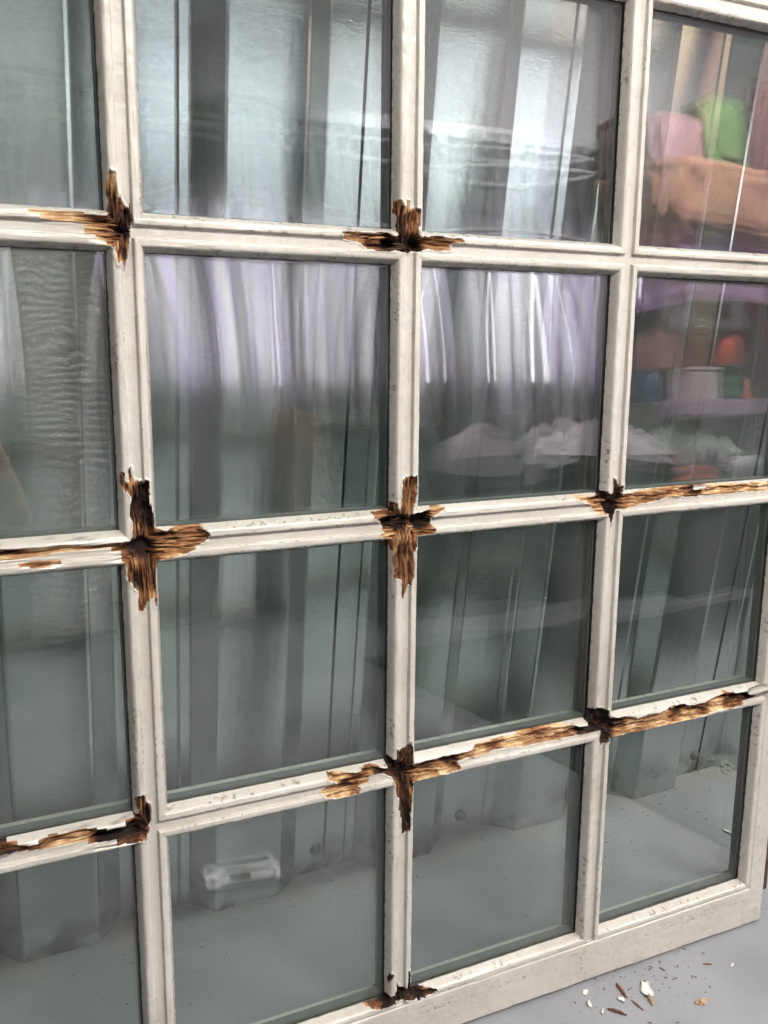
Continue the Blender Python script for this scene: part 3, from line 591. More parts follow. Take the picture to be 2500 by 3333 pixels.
# double glazing
random.seed(21)
for c in range(4):
    for r in range(6):
        x0, x1, y0, y1 = XL[c] + 13.4, XL[c + 1] - 13.4, YL[r] + 13.4, YL[r + 1] - 13.4
        cxm, cym = (x0 + x1) / 2, (y0 + y1) / 2
        n = 24
        def sheet_(name, z, th, bow, tx, ty, m, parent, s1):
            v = []; f = []
            for zz in (z, z - th):
                for i in range(n + 1):
                    for j in range(n + 1):
                        a = i / n * 2 - 1; b = j / n * 2 - 1
                        w = bow * (1 - a * a) * (1 - b * b) + tx * a + ty * b + .12 * (.3 if r == 0 else 1) * math.sin(2.1 * a + s1) * math.sin(1.7 * b + 2 * s1)
                        v.append(D((cxm + a * (x1 - x0) / 2, cym + b * (y1 - y0) / 2, zz + w)))
            m1 = n + 1; o2 = m1 * m1
            for i in range(n):
                for j in range(n):
                    q = (i * m1 + j, (i + 1) * m1 + j, (i + 1) * m1 + j + 1, i * m1 + j + 1)
                    f.append(q); f.append(tuple(k + o2 for k in q[::-1]))
            loop = [i * m1 for i in range(n)] + [n * m1 + j for j in range(n)] + [i * m1 + n for i in range(n, 0, -1)] + [j for j in range(n, 0, -1)]
            b0_ = len(v); v += [v[k] for k in loop] + [v[k + o2] for k in loop]; nl = len(loop)
            for k in range(nl): f.append((b0_ + k, b0_ + (k + 1) % nl, b0_ + nl + (k + 1) % nl, b0_ + nl + k))
            return mesh_obj(name, v, f, m, parent, True)
        ph = random.uniform(0, 6)
        kb = .25 if r == 0 else 1.0
        g1 = sheet_('glass_pane', ZG - .6, 4, kb * random.uniform(.25, .6) * random.choice((1, -1)), kb * random.uniform(-.25, .25), kb * random.uniform(-.2, .2), GLASS, door, ph)
        g2 = sheet_('inner_sheet', ZG - 17, 4, kb * random.uniform(.9, 1.7) * random.choice((1, 1, -1)), kb * random.uniform(-.5, .5), kb * random.uniform(-.3, .3), GLASS_IN, g1, ph + 2)
        sp = MB()
        a0, a1, b0, b1 = XL[c] + HB - 1.5, XL[c + 1] - HB + 1.5, YL[r] + HB - 1.5, YL[r + 1] - HB + 1.5
        t = 2.6; zt, zb_ = ZG - 5.0, ZG - 16.0
        dbox(sp, a0, a0 + t, b0, b1, zb_, zt); dbox(sp, a1 - t, a1, b0, b1, zb_, zt)
        dbox(sp, a0 + t, a1 - t, b0, b0 + t, zb_, zt); dbox(sp, a0 + t, a1 - t, b1 - t, b1, zb_, zt)
        sp.build('spacer_frame', SPACER, g1)
        se_ = MB(); z0, z1 = ZG - .35, ZG + .5
        e0, e1, h0, h1 = XL[c] + HB - 3, XL[c + 1] - HB + 3, YL[r] + HB - 3, YL[r + 1] - HB + 3
        dbox(se_, e1 - 3.7, e1, h0, h1, z0, z1); dbox(se_, e0, e1 - 3.7, h1 - 3.2, h1, z0, z1)
        se_.build('glazing_seal', BLACK, g1)

# ------------------------------------------------------------------ loose chips and splinters on the floor
SPL_RED = plain('reddish_splinter_wood', (.15, .062, .036), .8, bump=.6, bscale=300, var=.3)
SPL_TAN = plain('tan_splinter_wood', (.40, .29, .17), .8, bump=.6, bscale=300, var=.3)
SPL_DARK = plain('dark_splinter_wood', (.11, .055, .03), .85, bump=.6, bscale=300, var=.3)
CHIP = plain('white_paint_chip', (.60, .585, .54), .5, bump=.3, bscale=200, var=.06)
def splinter(name, p0, p1, w, mt, label, cat='splinter', h=.004, seed=0):
    rnd = random.Random(seed); p0, p1 = Vector(p0), Vector(p1); d = p1 - p0; Ln = d.length; n = 9
    v = []; f = []
    for i in range(n + 1):
        t = i / n; wid = w * (.35 + .65 * math.sin(math.pi * min(1, max(0, t * .9 + .08)))) * rnd.uniform(.8, 1.15)
        hh = h * (.5 + .5 * math.sin(math.pi * t)) * rnd.uniform(.8, 1.2)
        off = rnd.uniform(-.12, .12) * w
        for a, b in ((-.5, 0), (-.32, .8), (.1, 1.0), (.5, .35), (.45, 0)): v.append((t * Ln, a * wid + off, b * hh + .0003))
    for i in range(n):
        for k in range(5): f.append((i * 5 + k, i * 5 + (k + 1) % 5, (i + 1) * 5 + (k + 1) % 5, (i + 1) * 5 + k))
    f.append((4, 3, 2, 1, 0)); f.append(tuple(n * 5 + k for k in range(5)))
    o = mesh_obj(name, v, f, mt, None, False); o.location = (p0.x, p0.y, 0); o.rotation_euler = (0, 0, math.atan2(d.y, d.x))
    tag(o, label, cat); return o
splinter('wood_splinter', (.737, .691), (.735, .667), .0055, SPL_RED, 'short reddish brown splinter with a dark tip, just left of the white chip', seed=1)
splinter('wood_splinter', (.738, .662), (.742, .643), .0030, SPL_RED, 'thin purplish splinter lying between the white chip and the long brown splinter', seed=2, h=.002)
splinter('wood_splinter', (.700, .663), (.716, .645), .0042, SPL_DARK, 'long brown splinter with a tan end, lowest on the floor in the photo', seed=3)
splinter('wood_splinter', (.811, .691), (.814, .683), .0022, SPL_DARK, 'tiny dark sliver alone on the floor below the middle of the bottom rail', seed=4, h=.0015)
splinter('wood_splinter', (.872, .673), (.884, .668), .0026, SPL_DARK, 'small hooked dark sliver nearest the right end of the bottom rail', seed=5, h=.0015)
# painted chip with bare wood end
chip = empty('painted_wood_chip', (.775, .678, 0), (0, 0, math.atan2(.647 - .678, .758 - .775)))
tag(chip, 'largest white painted chip with a tan bare wood tip on the floor', 'chip')
def flake(name, L, w, mt, parent, x0=0, seed=0, curl=.003, th=.0007):
    rnd = random.Random(seed); n, m_ = 9, 4; v = []; f = []
    for s in (0, 1):
        for i in range(n + 1):
            for j in range(m_ + 1):
                t = i / n; u = j / m_ - .5
                ww = w * (.55 + .45 * math.sin(math.pi * (t * .8 + .15))) * (1 + .25 * math.sin(7 * t + seed))
                v.append((x0 + L * t + .12 * w * math.sin(9 * u + seed) * (1 if i in (0, n) else 0), u * ww + .1 * w * math.sin(4 * t + seed), .0006 + curl * (4 * u * u) * (.5 + .5 * math.sin(3 * t + seed)) + .0012 * t + s * th))
    M = (n + 1) * (m_ + 1)
    for i in range(n):
        for j in range(m_):
            q = (i * (m_ + 1) + j, i * (m_ + 1) + j + 1, (i + 1) * (m_ + 1) + j + 1, (i + 1) * (m_ + 1) + j); f.append(q); f.append(tuple(k + M for k in q[::-1]))
    for i in range(n):
        for j in (0, m_):
            a, b = i * (m_ + 1) + j, (i + 1) * (m_ + 1) + j; f.append((a, b, b + M, a + M))
    for j in range(m_):
        for i in (0, n):
            a, b = i * (m_ + 1) + j, i * (m_ + 1) + j + 1; f.append((a, b, b + M, a + M))
    return mesh_obj(name, v, f, mt, parent, True)
flake('paint_skin', .026, .015, CHIP, chip, 0, 3, .005)
o = splinter('bare_wood', (0, 0), (.016, .001), .007, SPL_TAN, None, None, .006, 8); o.parent = chip; o.location = (.021, 0, 0)
for k in list(o.keys()): del o[k]
for i, (x, y, L, w, lab) in enumerate([(.685, .694, .008, .006, 'white paint flake close under the bottom rail, left of the reddish splinter'), (.681, .673, .009, .004, 'narrow white paint flake farthest left on the open floor'), (.729, .665, .008, .006, 'white paint flake beside the tip of the reddish splinter'),
        (.694, .664, .008, .003, 'white paint flake touching the upper end of the long brown splinter'), (.735, .728, .006, .005, 'white paint flake stuck against the edge of the bottom rail'), (.905, .655, .007, .002, 'thin white paint flake on the floor nearest the right corner of the door')]):
    o = flake('paint_flake', L, w, CHIP, None, 0, i + 11, .0015); o.location = (x, y, 0); o.rotation_euler = (0, 0, i * 1.3)
    tag(o, lab, 'paint flake', 'white paint flakes on the floor')
o = flake('paint_flake', .020, .006, CHIP, None, 0, 31, .002); o.location = (1.126, .884, 0); o.rotation_euler = (0, 0, -1.45)
tag(o, 'curled white paint flake lying behind the glass of the lowest right pane', 'paint flake', 'white paint flakes on the floor')
cr = MB(); rnd = random.Random(5)
b_ = bmesh.new(); bmesh.ops.create_icosphere(b_, subdivisions=3, radius=.007)
for v_ in b_.verts:
    p = v_.co; k = 1 + .35 * math.sin(p.x * 900 + 1) * math.sin(p.y * 700) + .2 * math.sin(p.z * 1300); v_.co = Vector((p.x * 1.35 * k, p.y * .8 * k, max(-.004, p.z * .8 * k) + .004))
me = bpy.data.meshes.new('wood_crumb'); b_.to_mesh(me); b_.free(); me.materials.append(SPL_TAN)
o = bpy.data.objects.new('wood_crumb', me); COL.objects.link(o); o.location = (.822, .624, 0); o.scale = (.8, .7, .6)
tag(o, 'tan wood crumb with a smear of dust, right of the white chip', 'crumb')
# small round washers dropped behind the door
WASH = plain('dull_washer', (.30, .29, .26), .5, .5)
for i, (x, y, lab) in enumerate([(1.268, 1.012, 'flat round washer on the dusty floor, the one farther from the right stile'), (1.345, 1.02, 'flat round washer half hidden by the right stile, at the foot of the steel wall')]):
    w_ = MB(); w_.lathe([(.0045, .0004), (.0125, .0004), (.0128, .0012), (.0122, .002), (.0048, .002), (.0045, .0014)], (0, 0, 0), 28)
    v = w_.v; f = w_.f[:-2] + [(5 * 28 + k, 5 * 28 + (k + 1) % 28, (k + 1) % 28, k) for k in range(28)]
    o = mesh_obj('washer', v, f, WASH, None, False); o.location = (x, y, 0); tag(o, lab, 'washer', 'washers behind the door')
# grit: uncountable
gm = MB(); rnd = random.Random(9)
def grit(x, y, s):
    a = rnd.uniform(0, 6.28); c, s_ = math.cos(a), math.sin(a); e = rnd.uniform(1, 3.2)
    q = [(-e, -.6, 0), (e * .8, -.8, 0), (e, .7, 0), (-e * .7, .9, 0), (-e * .6, -.3, .8), (e * .5, 0, 1.0)]
    v = [(x + s * (px * c - py * s_), y + s * (px * s_ + py * c), .0002 + s * pz) for px, py, pz in q]
    gm.add(v, [(3, 2, 1, 0), (0, 1, 5, 4), (1, 2, 5), (2, 3, 4, 5), (3, 0, 4)])
for k in range(460):
    r_ = rnd.random()
    if r_ < .30: grit(rnd.uniform(.1, 1.5), 1.03 - abs(rnd.gauss(0, .05)), rnd.uniform(.0004, .0012))
    elif r_ < .62: grit(rnd.uniform(-.1, 1.45), rnd.uniform(.74, 1.03), rnd.uniform(.0003, .0011))
    elif r_ < .85: grit(rnd.gauss(.77, .07), rnd.gauss(.675, .03), rnd.choice((.0003, .0004, .0005, .0006, .0011)))
    else: grit(rnd.uniform(.2, 1.3), rnd.uniform(.3, .75), rnd.uniform(.0003, .0010))
tag(gm.build('floor_grit', SPL_DARK), 'fine dark grit and wood dust scattered over the grey floor', 'grit', kind='stuff')
# brown board standing behind the right stile
bd = MB(); dbox(bd, 901, 926, -633, 1240, -70, -46)
o = bd.build('brown_board', plain('stained_board', (.055, .028, .018), .6, bump=.4, bscale=60)); o.matrix_world = door.matrix_world.copy()
tag(o, 'dark brown stained board standing on edge beside the right stile', 'board', kind='thing')
# lifted paint skin over the rotten strip at the right end
fl = flake('paint_flake', .052, .012, PAINT, door, 0, 44, .002, .0011)
fl.location = D((792, -270, 4.5)); fl.rotation_euler = (0, 0, .02)
tag(fl, 'white skin of paint lifted off the rotten strip')
fl = flake('paint_flake', .020, .006, PAINT, door, 0, 45, .002, .0011)
fl.location = D((668, 15, 2.5)); fl.rotation_euler = (0, 0, .1)
# hanging slivers inside the rot
rnd = random.Random(3)
SLV = plain('torn_fibre', (.40, .22, .09), .85, bump=.5, bscale=400, var=.4)
SLD = plain('decayed_fibre', (.055, .026, .013), .9, bump=.5, bscale=400, var=.4)

rots = {}
for o in list(COL.objects):
    if o.name.split('.')[0] == 'rotten_wood' and o.parent == door: rots[o.name] = o
for nm, o in rots.items():
    n_ = len(o.data.vertices)
    if n_ < 900: continue
    tv = np.zeros(n_, np.float32); o.data.attributes['tone'].data.foreach_get('value', tv)
    co = np.zeros(n_ * 3, np.float32); o.data.vertices.foreach_get('co', co); co = co.reshape(-1, 3)
    gr = np.zeros(n_ * 3, np.float32); o.data.attributes['grain'].data.foreach_get('vector', gr); gr = gr.reshape(-1, 3)
    for k in range(min(9, 3 + n_ // 2500)):
        i = rnd.randrange(n_); x, y, z = co[i]
        vert = abs(gr[i][0] * 1000 - (y * 1000 + BASE.y)) < .5
        L_ = rnd.uniform(.006, .017); w_ = rnd.uniform(.0007, .0016); a = (math.pi / 2 if vert else 0) + rnd.gauss(0, .16); b_ = rnd.uniform(.05, .22)
        v = []; f = []; n = 6
        for q in range(n + 1):
            t = q / n - .5; ww = w_ * (1 - abs(t) * 1.7) * rnd.uniform(.8, 1.2); lift = .0006 + (t + .5) * L_ * b_ + .0008 * math.sin(5 * t)
            for s_, h_ in ((-1, 0), (0, .7), (1, 0), (0, -.5)):
                px, py = t * L_, s_ * ww; v.append((px * math.cos(a) - py * math.sin(a), px * math.sin(a) + py * math.cos(a), lift + h_ * ww))
        for q in range(n):
            for r in range(4): f.append((q * 4 + r, q * 4 + (r + 1) % 4, (q + 1) * 4 + (r + 1) % 4, (q + 1) * 4 + r))
        f += [(3, 2, 1, 0), tuple(n * 4 + r for r in range(4))]
        c_ = mesh_obj('torn_sliver', v, f, SLV if tv[i] > .38 else SLD, o, True); c_.location = (float(x), float(y), float(z))
# end of slivers: for (ka, kb)

# ------------------------------------------------------------------ the workshop in front of the door, seen mirrored in the glass
WALLP = plain('brightened_wall_paint', (.58, .57, .58), .7, bump=.2, bscale=20); WALLD = plain('darkened_wall_paint', (.125, .12, .115), .7, bump=.2, bscale=20)  # wall colour lightened above and darkened below to set its reflections
bw = MB()
bw.box(-4, .02, -2.2, -2.05, 1.0, 3.2); bw.box(3.2, 7, -2.2, -2.05, 1.0, 3.2); bw.box(.02, 3.2, -2.2, -2.05, 1.64, 3.2)
o = bw.build('workshop_wall', WALLP); tag(o, kind='structure')
bw = MB(); bw.box(-4, 7, -2.2, -2.046, 0, .998)
o = bw.build('lower_workshop_wall', WALLD); tag(o, kind='structure')

def strip_mat(name, k, lil=(.72, .66, .80)):
    m, nt, N, L, P = mat(name); N.remove(P)
    tc = N.new('ShaderNodeTexCoord'); mp = N.new('ShaderNodeMapping'); mp.inputs['Scale'].default_value = (26, 26, 1.2); L.new(tc.outputs['Object'], mp.inputs[0])
    nz = N.new('ShaderNodeTexNoise'); nz.inputs['Scale'].default_value = 1; nz.inputs['Detail'].default_value = 3; L.new(mp.outputs[0], nz.inputs['Vector'])
    c = ramp(N, L, nz.outputs['Fac'], [(.3, tuple(k * q for q in lil)), (.5, (.82 * k,) * 3), (.7, tuple(k * q for q in (.90, .88, .85)))])
    t = N.new('ShaderNodeBsdfTranslucent'); L.new(c, t.inputs[0]); d = N.new('ShaderNodeBsdfDiffuse'); L.new(c, d.inputs[0])
    a = N.new('ShaderNodeMixShader'); a.inputs[0].default_value = .2; L.new(t.outputs[0], a.inputs[1]); L.new(d.outputs[0], a.inputs[2])
    tr = N.new('ShaderNodeBsdfTransparent'); tr.inputs[0].default_value = (.9, .9, .9, 1)
    b = N.new('ShaderNodeMixShader'); b.inputs[0].default_value = .06; L.new(a.outputs[0], b.inputs[1]); L.new(tr.outputs[0], b.inputs[2])
    L.new(b.outputs[0], N['Material Output'].inputs[0]); return m
STRIPS = [strip_mat('clear_strip_plastic', 1.0), strip_mat('hazy_strip_plastic', .7), strip_mat('grey_strip_plastic', .25), strip_mat('lilac_strip_plastic', 1.0, (.72, .63, .86))]
cur = empty('strip_curtain', (1.6, -1.98, 2.12)); tag(cur, 'pale hanging strips glowing against daylight, mirrored in the glass', 'curtain')
rl = MB(); rl.box(-1.66, 1.62, -.02, .02, -.03, .03); rl.build('curtain_rail', plain('rail_steel', (.35, .35, .36), .4, .6), cur)
bs = MB(); bs.box(-1.58, 1.55, -.062, -.060, -1.80, -.03); bs.build('light_diffuser_sheet', STRIPS[0], cur)  # added translucent sheet that softens the daylight in the strip gaps
rnd = random.Random(12); x = -1.6
while x < 1.5:
    w_ = rnd.choice((.032, .045, .06, .085, .11)); gap = rnd.choice((-.028, -.022, -.018, -.014, -.010, -.006))
    zb = -rnd.uniform(1.35, 1.75); sw = rnd.uniform(-.03, .03); tw = rnd.uniform(-.2, .2); y0 = rnd.uniform(-.015, .03)
    v = []; f = []; n = 14
    for i in range(n + 1):
        t = i / n; z = zb * t; xc = x + w_ / 2 + sw * t * t; a = tw * t
        for s in (-1, 0, 1): v.append((xc + s * w_ / 2 * math.cos(a), y0 + s * w_ / 2 * math.sin(a) + .012 * (1 - s * s) + .02 * t * math.sin(3 * t + sw * 90), z))
    for i in range(n):
        for k in range(2): f.append((i * 3 + k, i * 3 + k + 1, (i + 1) * 3 + k + 1, (i + 1) * 3 + k))
    so = mesh_obj('plastic_strip', v, f, rnd.choice(STRIPS[:2] * 2 + STRIPS + (STRIPS[3:] * 4 if x > .2 else [])), cur, True); mo = so.modifiers.new('thickness', 'SOLIDIFY'); mo.thickness = .002
    x += w_ + gap

WHITE = plain('white_plastic', (.72, .70, .72), .4)
CAB = plain('white_cable_sheath', (.78, .76, .76), .45)
for i, (pts, lab) in enumerate([([(-.6, -1.86, 2.06), (.19, -1.86, 2.02), (.55, -1.86, 2.0), (1.1, -1.86, 1.99), (3.0, -1.86, 2.03)], 'upper white cable crossing the mirrored workshop'),
        ([(-.6, -1.84, 1.86), (.19, -1.84, 1.915), (.55, -1.84, 1.95), (1.05, -1.84, 1.93), (1.74, -1.84, 1.905), (3.0, -1.84, 1.96)], 'middle white cable crossing the mirrored strips'),
        ([(-.6, -1.82, 1.83), (.15, -1.82, 1.74), (.5, -1.82, 1.65), (1.0, -1.82, 1.69), (1.4, -1.82, 1.64), (3.0, -1.82, 1.60)], 'lowest white cable sagging across the mirrored strips')]):
    c = MB(); pp = []
    for a, b in zip(pts[:-1], pts[1:]):
        for k in range(6): pp.append(Vector(a).lerp(Vector(b), k / 6))
    pp.append(Vector(pts[-1])); c.tube(pp, .011, 8); o = c.build('cable', CAB, None, True); tag(o, lab, 'cable')

# bench with crumpled sheet
DARK = plain('dark_bench_cloth', (.012, .017, .017), .8, bump=.5, bscale=12, var=.3)
bench = empty('work_bench', (2.35, -1.75, 0)); tag(bench, 'dark work bench mirrored low in the glass under pale crumpled sheeting', 'bench')
b = MB(); b.box(-.62, 1.5, -.27, .25, .60, .63); b.build('bench_top', plain('bench_top_board', (.10, .09, .08), .6), bench, bevel=.004)
b = MB(); b.box(-.60, 1.48, .205, .225, .0, .598); b.build('bench_front', DARK, bench)
b = MB(); b.box(-.60, -.58, -.26, .2, .0, .598); b.build('bench_side', DARK, bench)
def crumple(name, loc, sx, sy, sz, mt, seed, nx=34, ny=18, fall=.5, rotz=0):
    v = []; f = []
    X_, Y_ = np.meshgrid(np.linspace(-1, 1, nx), np.linspace(-1, 1, ny), indexing='ij')
    e = np.clip((1 - np.abs(X_) ** 3) * (1 - np.abs(Y_) ** 3), 0, 1) ** fall
    r1 = np.abs(fbm(X_ * 3 + 9, Y_ * 3, seed, 2) - .5) * 2; r2 = np.abs(fbm(X_ * 7, Y_ * 7 + 3, seed + 5, 3) - .5) * 2
    Zc = e * (.35 + .9 * fbm(X_ * 1.6, Y_ * 1.6, seed + 9, 2) - .6 * r1 - .5 * r2)
    for i in range(nx):
        for j in range(ny): v.append((X_[i, j] * sx + .02 * r1[i, j], Y_[i, j] * sy, max(.002, Zc[i, j] * sz)))
    for i in range(nx - 1):
        for j in range(ny - 1): f.append((i * ny + j, (i + 1) * ny + j, (i + 1) * ny + j + 1, i * ny + j + 1))
    o = mesh_obj(name, v, f, mt, None, False); o.location = loc; o.rotation_euler = (0, 0, rotz)
    m_ = o.modifiers.new('thickness', 'SOLIDIFY'); m_.thickness = .002
    return o
SHEET = plain('crumpled_polythene', (.80, .73, .77), .35, bump=.9, bscale=26, var=.2)
tag(crumple('plastic_sheet', (2.52, -1.62, .631), .36, .16, .24, SHEET, 4), 'pale crumpled plastic sheeting heaped on the mirrored bench', 'plastic sheet')
tag(crumple('plastic_sheet', (3.05, -1.66, .631), .26, .15, .22, plain('greenish_polythene', (.40, .46, .40), .35, bump=.4, bscale=40), 14), 'greenish crumpled sheeting at the right end of the mirrored bench', 'plastic sheet')
b = MB(); 
pf = [(0, 0), (.33, 0), (.235, .10), (.16, .145), (.07, .10)]
vv = [(p[0], 0, p[1]) for p in pf] + [(p[0], -.16, p[1]) for p in pf]
b.add(vv, [(0, 1, 2, 3, 4), (9, 8, 7, 6, 5)] + [(k, k + 5, (k + 1) % 5 + 5, (k + 1) % 5) for k in range(5)])
o = b.build('folded_card', plain('pinkish_card', (.66, .54, .58), .6)); o.location = (1.76, -1.49, .632); tag(o, 'pale pinkish folded card shaped like a low tent on the mirrored bench', 'card')
b = MB(); b.box(0, 1.1, 0, .02, 0, .07); o = b.build('bench_edge_board', plain('pinkish_board', (.55, .45, .49), .6)); o.location = (2.08, -1.498, .59); tag(o, 'pale pinkish board along the front edge of the mirrored bench', 'board', kind='thing')
b = MB(); b.box(0, .28, -.3, 0, 0, .78); o = b.build('storage_crate', plain('dark_green_crate', (.015, .028, .024), .7, bump=.4, bscale=30), bevel=.012); o.location = (1.42, -1.55, 0); tag(o, 'dark green storage crate standing left of the mirrored bench', 'crate')

# shelf unit and goods
sh = empty('shelf_unit', (3.22, -1.7, 0)); tag(sh, 'lilac edged shelf unit loaded with tins and boxes, mirrored at the right', 'shelf')
LIL = plain('lilac_shelf_edge', (.52, .37, .56), .5)
for z0, z1 in ((.80, .87), (1.30, 1.37), (1.52, 1.55)):
    b = MB(); b.box(-.24, .28 if z0 < 1.5 else .6, -.25, .2, z0, z1); b.build('shelf_board', LIL, sh, bevel=.003)
for xx in (-.23, .27):
    b = MB(); b.box(xx - .012, xx + .012, -.25, -.22, 0, 2.2); b.build('shelf_post', plain('grey_post', (.20, .20, .21), .5), sh)
b = MB(); b.box(-.24, .27, -.22, -.21, 0, 1.3); b.build('back_panel', plain('maroon_panel', (.10, .05, .055), .7), sh)
def lathe_thing(name, prof, loc, mt, label, cat):
    b = MB(); b.lathe(prof, (0, 0, 0), 32); o = b.build(name, mt, None, True); o.location = loc
    e_ = o.modifiers.new('split', 'EDGE_SPLIT'); e_.split_angle = math.radians(40); tag(o, label, cat); return o
GRN = plain('green_tin', (.03, .16, .07), .4); 
gt = empty('paint_tin', (3.27, -1.56, .87)); tag(gt, 'green ribbed tin standing on the lilac shelf under an orange tub', 'tin')
b = MB(); b.lathe([(.055, 0), (.06, .004), (.06, .045), (.057, .05), (.06, .055), (.06, .095), (.057, .10), (.06, .105), (.06, .14)], (0, 0, 0), 32); b.build('tin_body', GRN, gt, True)
b = MB(); b.lathe([(.075, .14), (.077, .142), (.077, .147), (.06, .149)], (0, 0, 0), 32); b.build('tin_lid', plain('dark_lid', (.03, .06, .045), .4), gt, True)
lathe_thing('orange_tub', [(.052, 0), (.055, .004), (.052, .10), (.046, .122), (.03, .128)], (3.265, -1.56, 1.02), plain('orange_tub_plastic', (.80, .16, .09), .45), 'orange red tub standing on top of the green tin', 'tub')
b = MB(); b.box(-.075, .075, -.06, .06, 0, .125); b.box(-.079, .079, -.064, .064, .125, .138); o = b.build('white_carton', plain('white_card', (.70, .60, .62), .6), bevel=.002); o.location = (3.10, -1.57, .87); tag(o, 'white lidded carton on the lilac shelf left of the green tin', 'carton')
lathe_thing('orange_cone', [(.03, 0), (.03, .006), (.022, .01), (.008, .09), (.004, .095)], (3.365, -1.53, .87), plain('orange_cone_plastic', (.75, .17, .10), .5), 'small orange cone right of the green tin', 'cone')
lathe_thing('blue_bottle', [(.034, 0), (.036, .004), (.036, .10), (.022, .125), (.013, .13), (.013, .15)], (2.86, -1.56, .86), plain('blue_bottle_plastic', (.03, .12, .22), .4), 'dark blue bottle mirrored left of the white carton', 'bottle')
b = MB(); b.box(-.09, .12, -.1, .0, 0, .86); o = b.build('slim_cabinet', plain('olive_cabinet', (.10, .10, .08), .6), bevel=.004); o.location = (2.86, -1.62, 0); tag(o, 'slim olive cabinet standing left of the shelf unit', 'cabinet')
# two stacked instrument boxes under the upper board
GRY = plain('instrument_grey', (.17, .19, .19), .45); DKS = plain('instrument_dark', (.02, .03, .028), .3)
ib = empty('instrument_box', (3.18, -1.56, 1.17)); tag(ib, 'grey instrument box with dark window standing on a carton stack', 'instrument')
b = MB(); b.box(-.15, .15, -.1, .06, 0, .13); b.build('case', GRY, ib, bevel=.004)
b = MB(); b.box(-.14, .06, .061, .065, .045, .12); b.build('display_window', DKS, ib)
b = MB(); b.box(-.125, -.085, .061, .063, .015, .022); b.build('marking', WHITE, ib)
b = MB(); b.box(-.15, .14, -.1, .05, 0, .155); o = b.build('red_carton', plain('dusty_red_card', (.30, .13, .12), .7), bevel=.003); o.location = (3.07, -1.64, 1.013); tag(o, 'dusty red carton under the grey instrument box', 'carton')
# sacks above
def sack(name, loc, sx, sy, sz, mt, seed, label, bx=.62):
    b_ = bmesh.new(); bmesh.ops.create_icosphere(b_, subdivisions=5, radius=1)
    co = np.array([v.co[:] for v in b_.verts])
    n1 = fbm(co[:, 0] * 1.7 + co[:, 2] * 2, co[:, 1] * 1.7 + 4, seed, 2); n2 = np.abs(fbm(co[:, 0] * 4 + co[:, 1] * 3, co[:, 2] * 4 + 2, seed + 3, 3) - .5)
    for v, a, c_ in zip(b_.verts, n1, n2):
        p = v.co.copy(); k = .78 + .35 * a - .45 * c_
        q = Vector([math.copysign(abs(t) ** bx, t) for t in p]) * k
        v.co = (q.x * sx, q.y * sy, (q.z + 1) * .5 * 2 * sz * .5)
    zmin = min(v.co.z for v in b_.verts)
    for v in b_.verts: v.co.z = max(0, v.co.z - zmin - .012)
    for f_ in b_.faces: f_.smooth = True
    me = bpy.data.meshes.new(name); b_.to_mesh(me); b_.free(); me.materials.append(mt)
    o = bpy.data.objects.new(name, me); COL.objects.link(o); o.location = loc; tag(o, label, 'sack'); return o
sack('orange_sack', (3.22, -1.64, 1.552), .50, .2, .40, plain('orange_sack_plastic', (.58, .32, .21), .35, bump=.9, bscale=14, var=.25), 2, 'large orange plastic sack mirrored in the upper right pane', .38)
sack('green_sack', (3.38, -1.70, 1.90), .19, .12, .44, plain('green_sack_plastic', (.24, .38, .17), .35, bump=.9, bscale=14, var=.25), 6, 'green plastic sack resting on the orange sack', .28)
sack('pink_sack', (3.02, -1.72, 1.90), .22, .13, .30, plain('pink_sack_plastic', (.56, .36, .38), .35, bump=.9, bscale=14, var=.25), 8, 'pale pink plastic sack left of the green sack', .28)
# things under the shelf
BAGM = plain('black_bag_film', (.012, .012, .018), .22, bump=.9, bscale=26)
sack('black_bag', (3.06, -1.50, .0), .085, .09, .68, BAGM, 11, 'glossy black plastic bag standing under the lilac shelf')
b = MB(); b.box(2.78, 3.32, -1.44, -1.30, 0, .44); o = b.build('low_chest', DARK, bevel=.004); tag(o, 'long low dark chest in front of the mirrored shelf unit', 'chest')
sack('red_bag', (2.90, -1.37, .441), .10, .06, .15, plain('red_bag_film', (.50, .07, .04), .4, bump=.6, bscale=30), 17, 'red plastic bag left of the black bag', .4)
cp = empty('paper_tub', (3.17, -1.37, .441)); tag(cp, 'pale tub with a yellow lower half, right of the black bag', 'tub')
b = MB(); b.lathe([(.040, 0), (.044, .003), (.052, .085), (.052, .087)], (0, 0, 0), 28); b.build('lower_half', plain('yellow_tub', (.62, .42, .16), .6), cp, True)
b = MB(); b.lathe([(.056, .088), (.064, .092), (.074, .16), (.052, .175)], (0, 0, 0), 28); b.build('upper_half', plain('grey_tub', (.55, .52, .54), .6), cp, True)
tag(crumple('paper_sheet', (3.42, -1.25, .3), .16, .11, .03, plain('pale_paper', (.66, .58, .60), .7), 23, 24, 18), 'pale creased paper sheet low at the right of the mirrored workshop', 'paper')
b = MB(); b.box(3.27, 3.60, -1.285, -1.10, 0, .299); o = b.build('low_box', DARK); tag(o, 'low dark box holding up the creased paper sheet', 'box')
DRP = plain('maroon_curtain_cloth', (.10, .035, .045), .8, bump=.4, bscale=30)
v = []; f = []; n = 200
for j, z in enumerate((0, .8, 1.6, 2.4)):
    for i in range(n + 1): v.append((i / n * 2.9, .035 * math.sin(i * .95) + .01 * math.sin(i * 2.3 + z * 3), z))
for j in range(3):
    for i in range(n): f.append((j * (n + 1) + i, j * (n + 1) + i + 1, (j + 1) * (n + 1) + i + 1, (j + 1) * (n + 1) + i))
o = mesh_obj('dark_curtain', v, f, DRP, None, True); o.location = (3.50, -1.56, 0); m_ = o.modifiers.new('thickness', 'SOLIDIFY'); m_.thickness = .003  # cloth extended far to the right so the steel wall mirrors dark
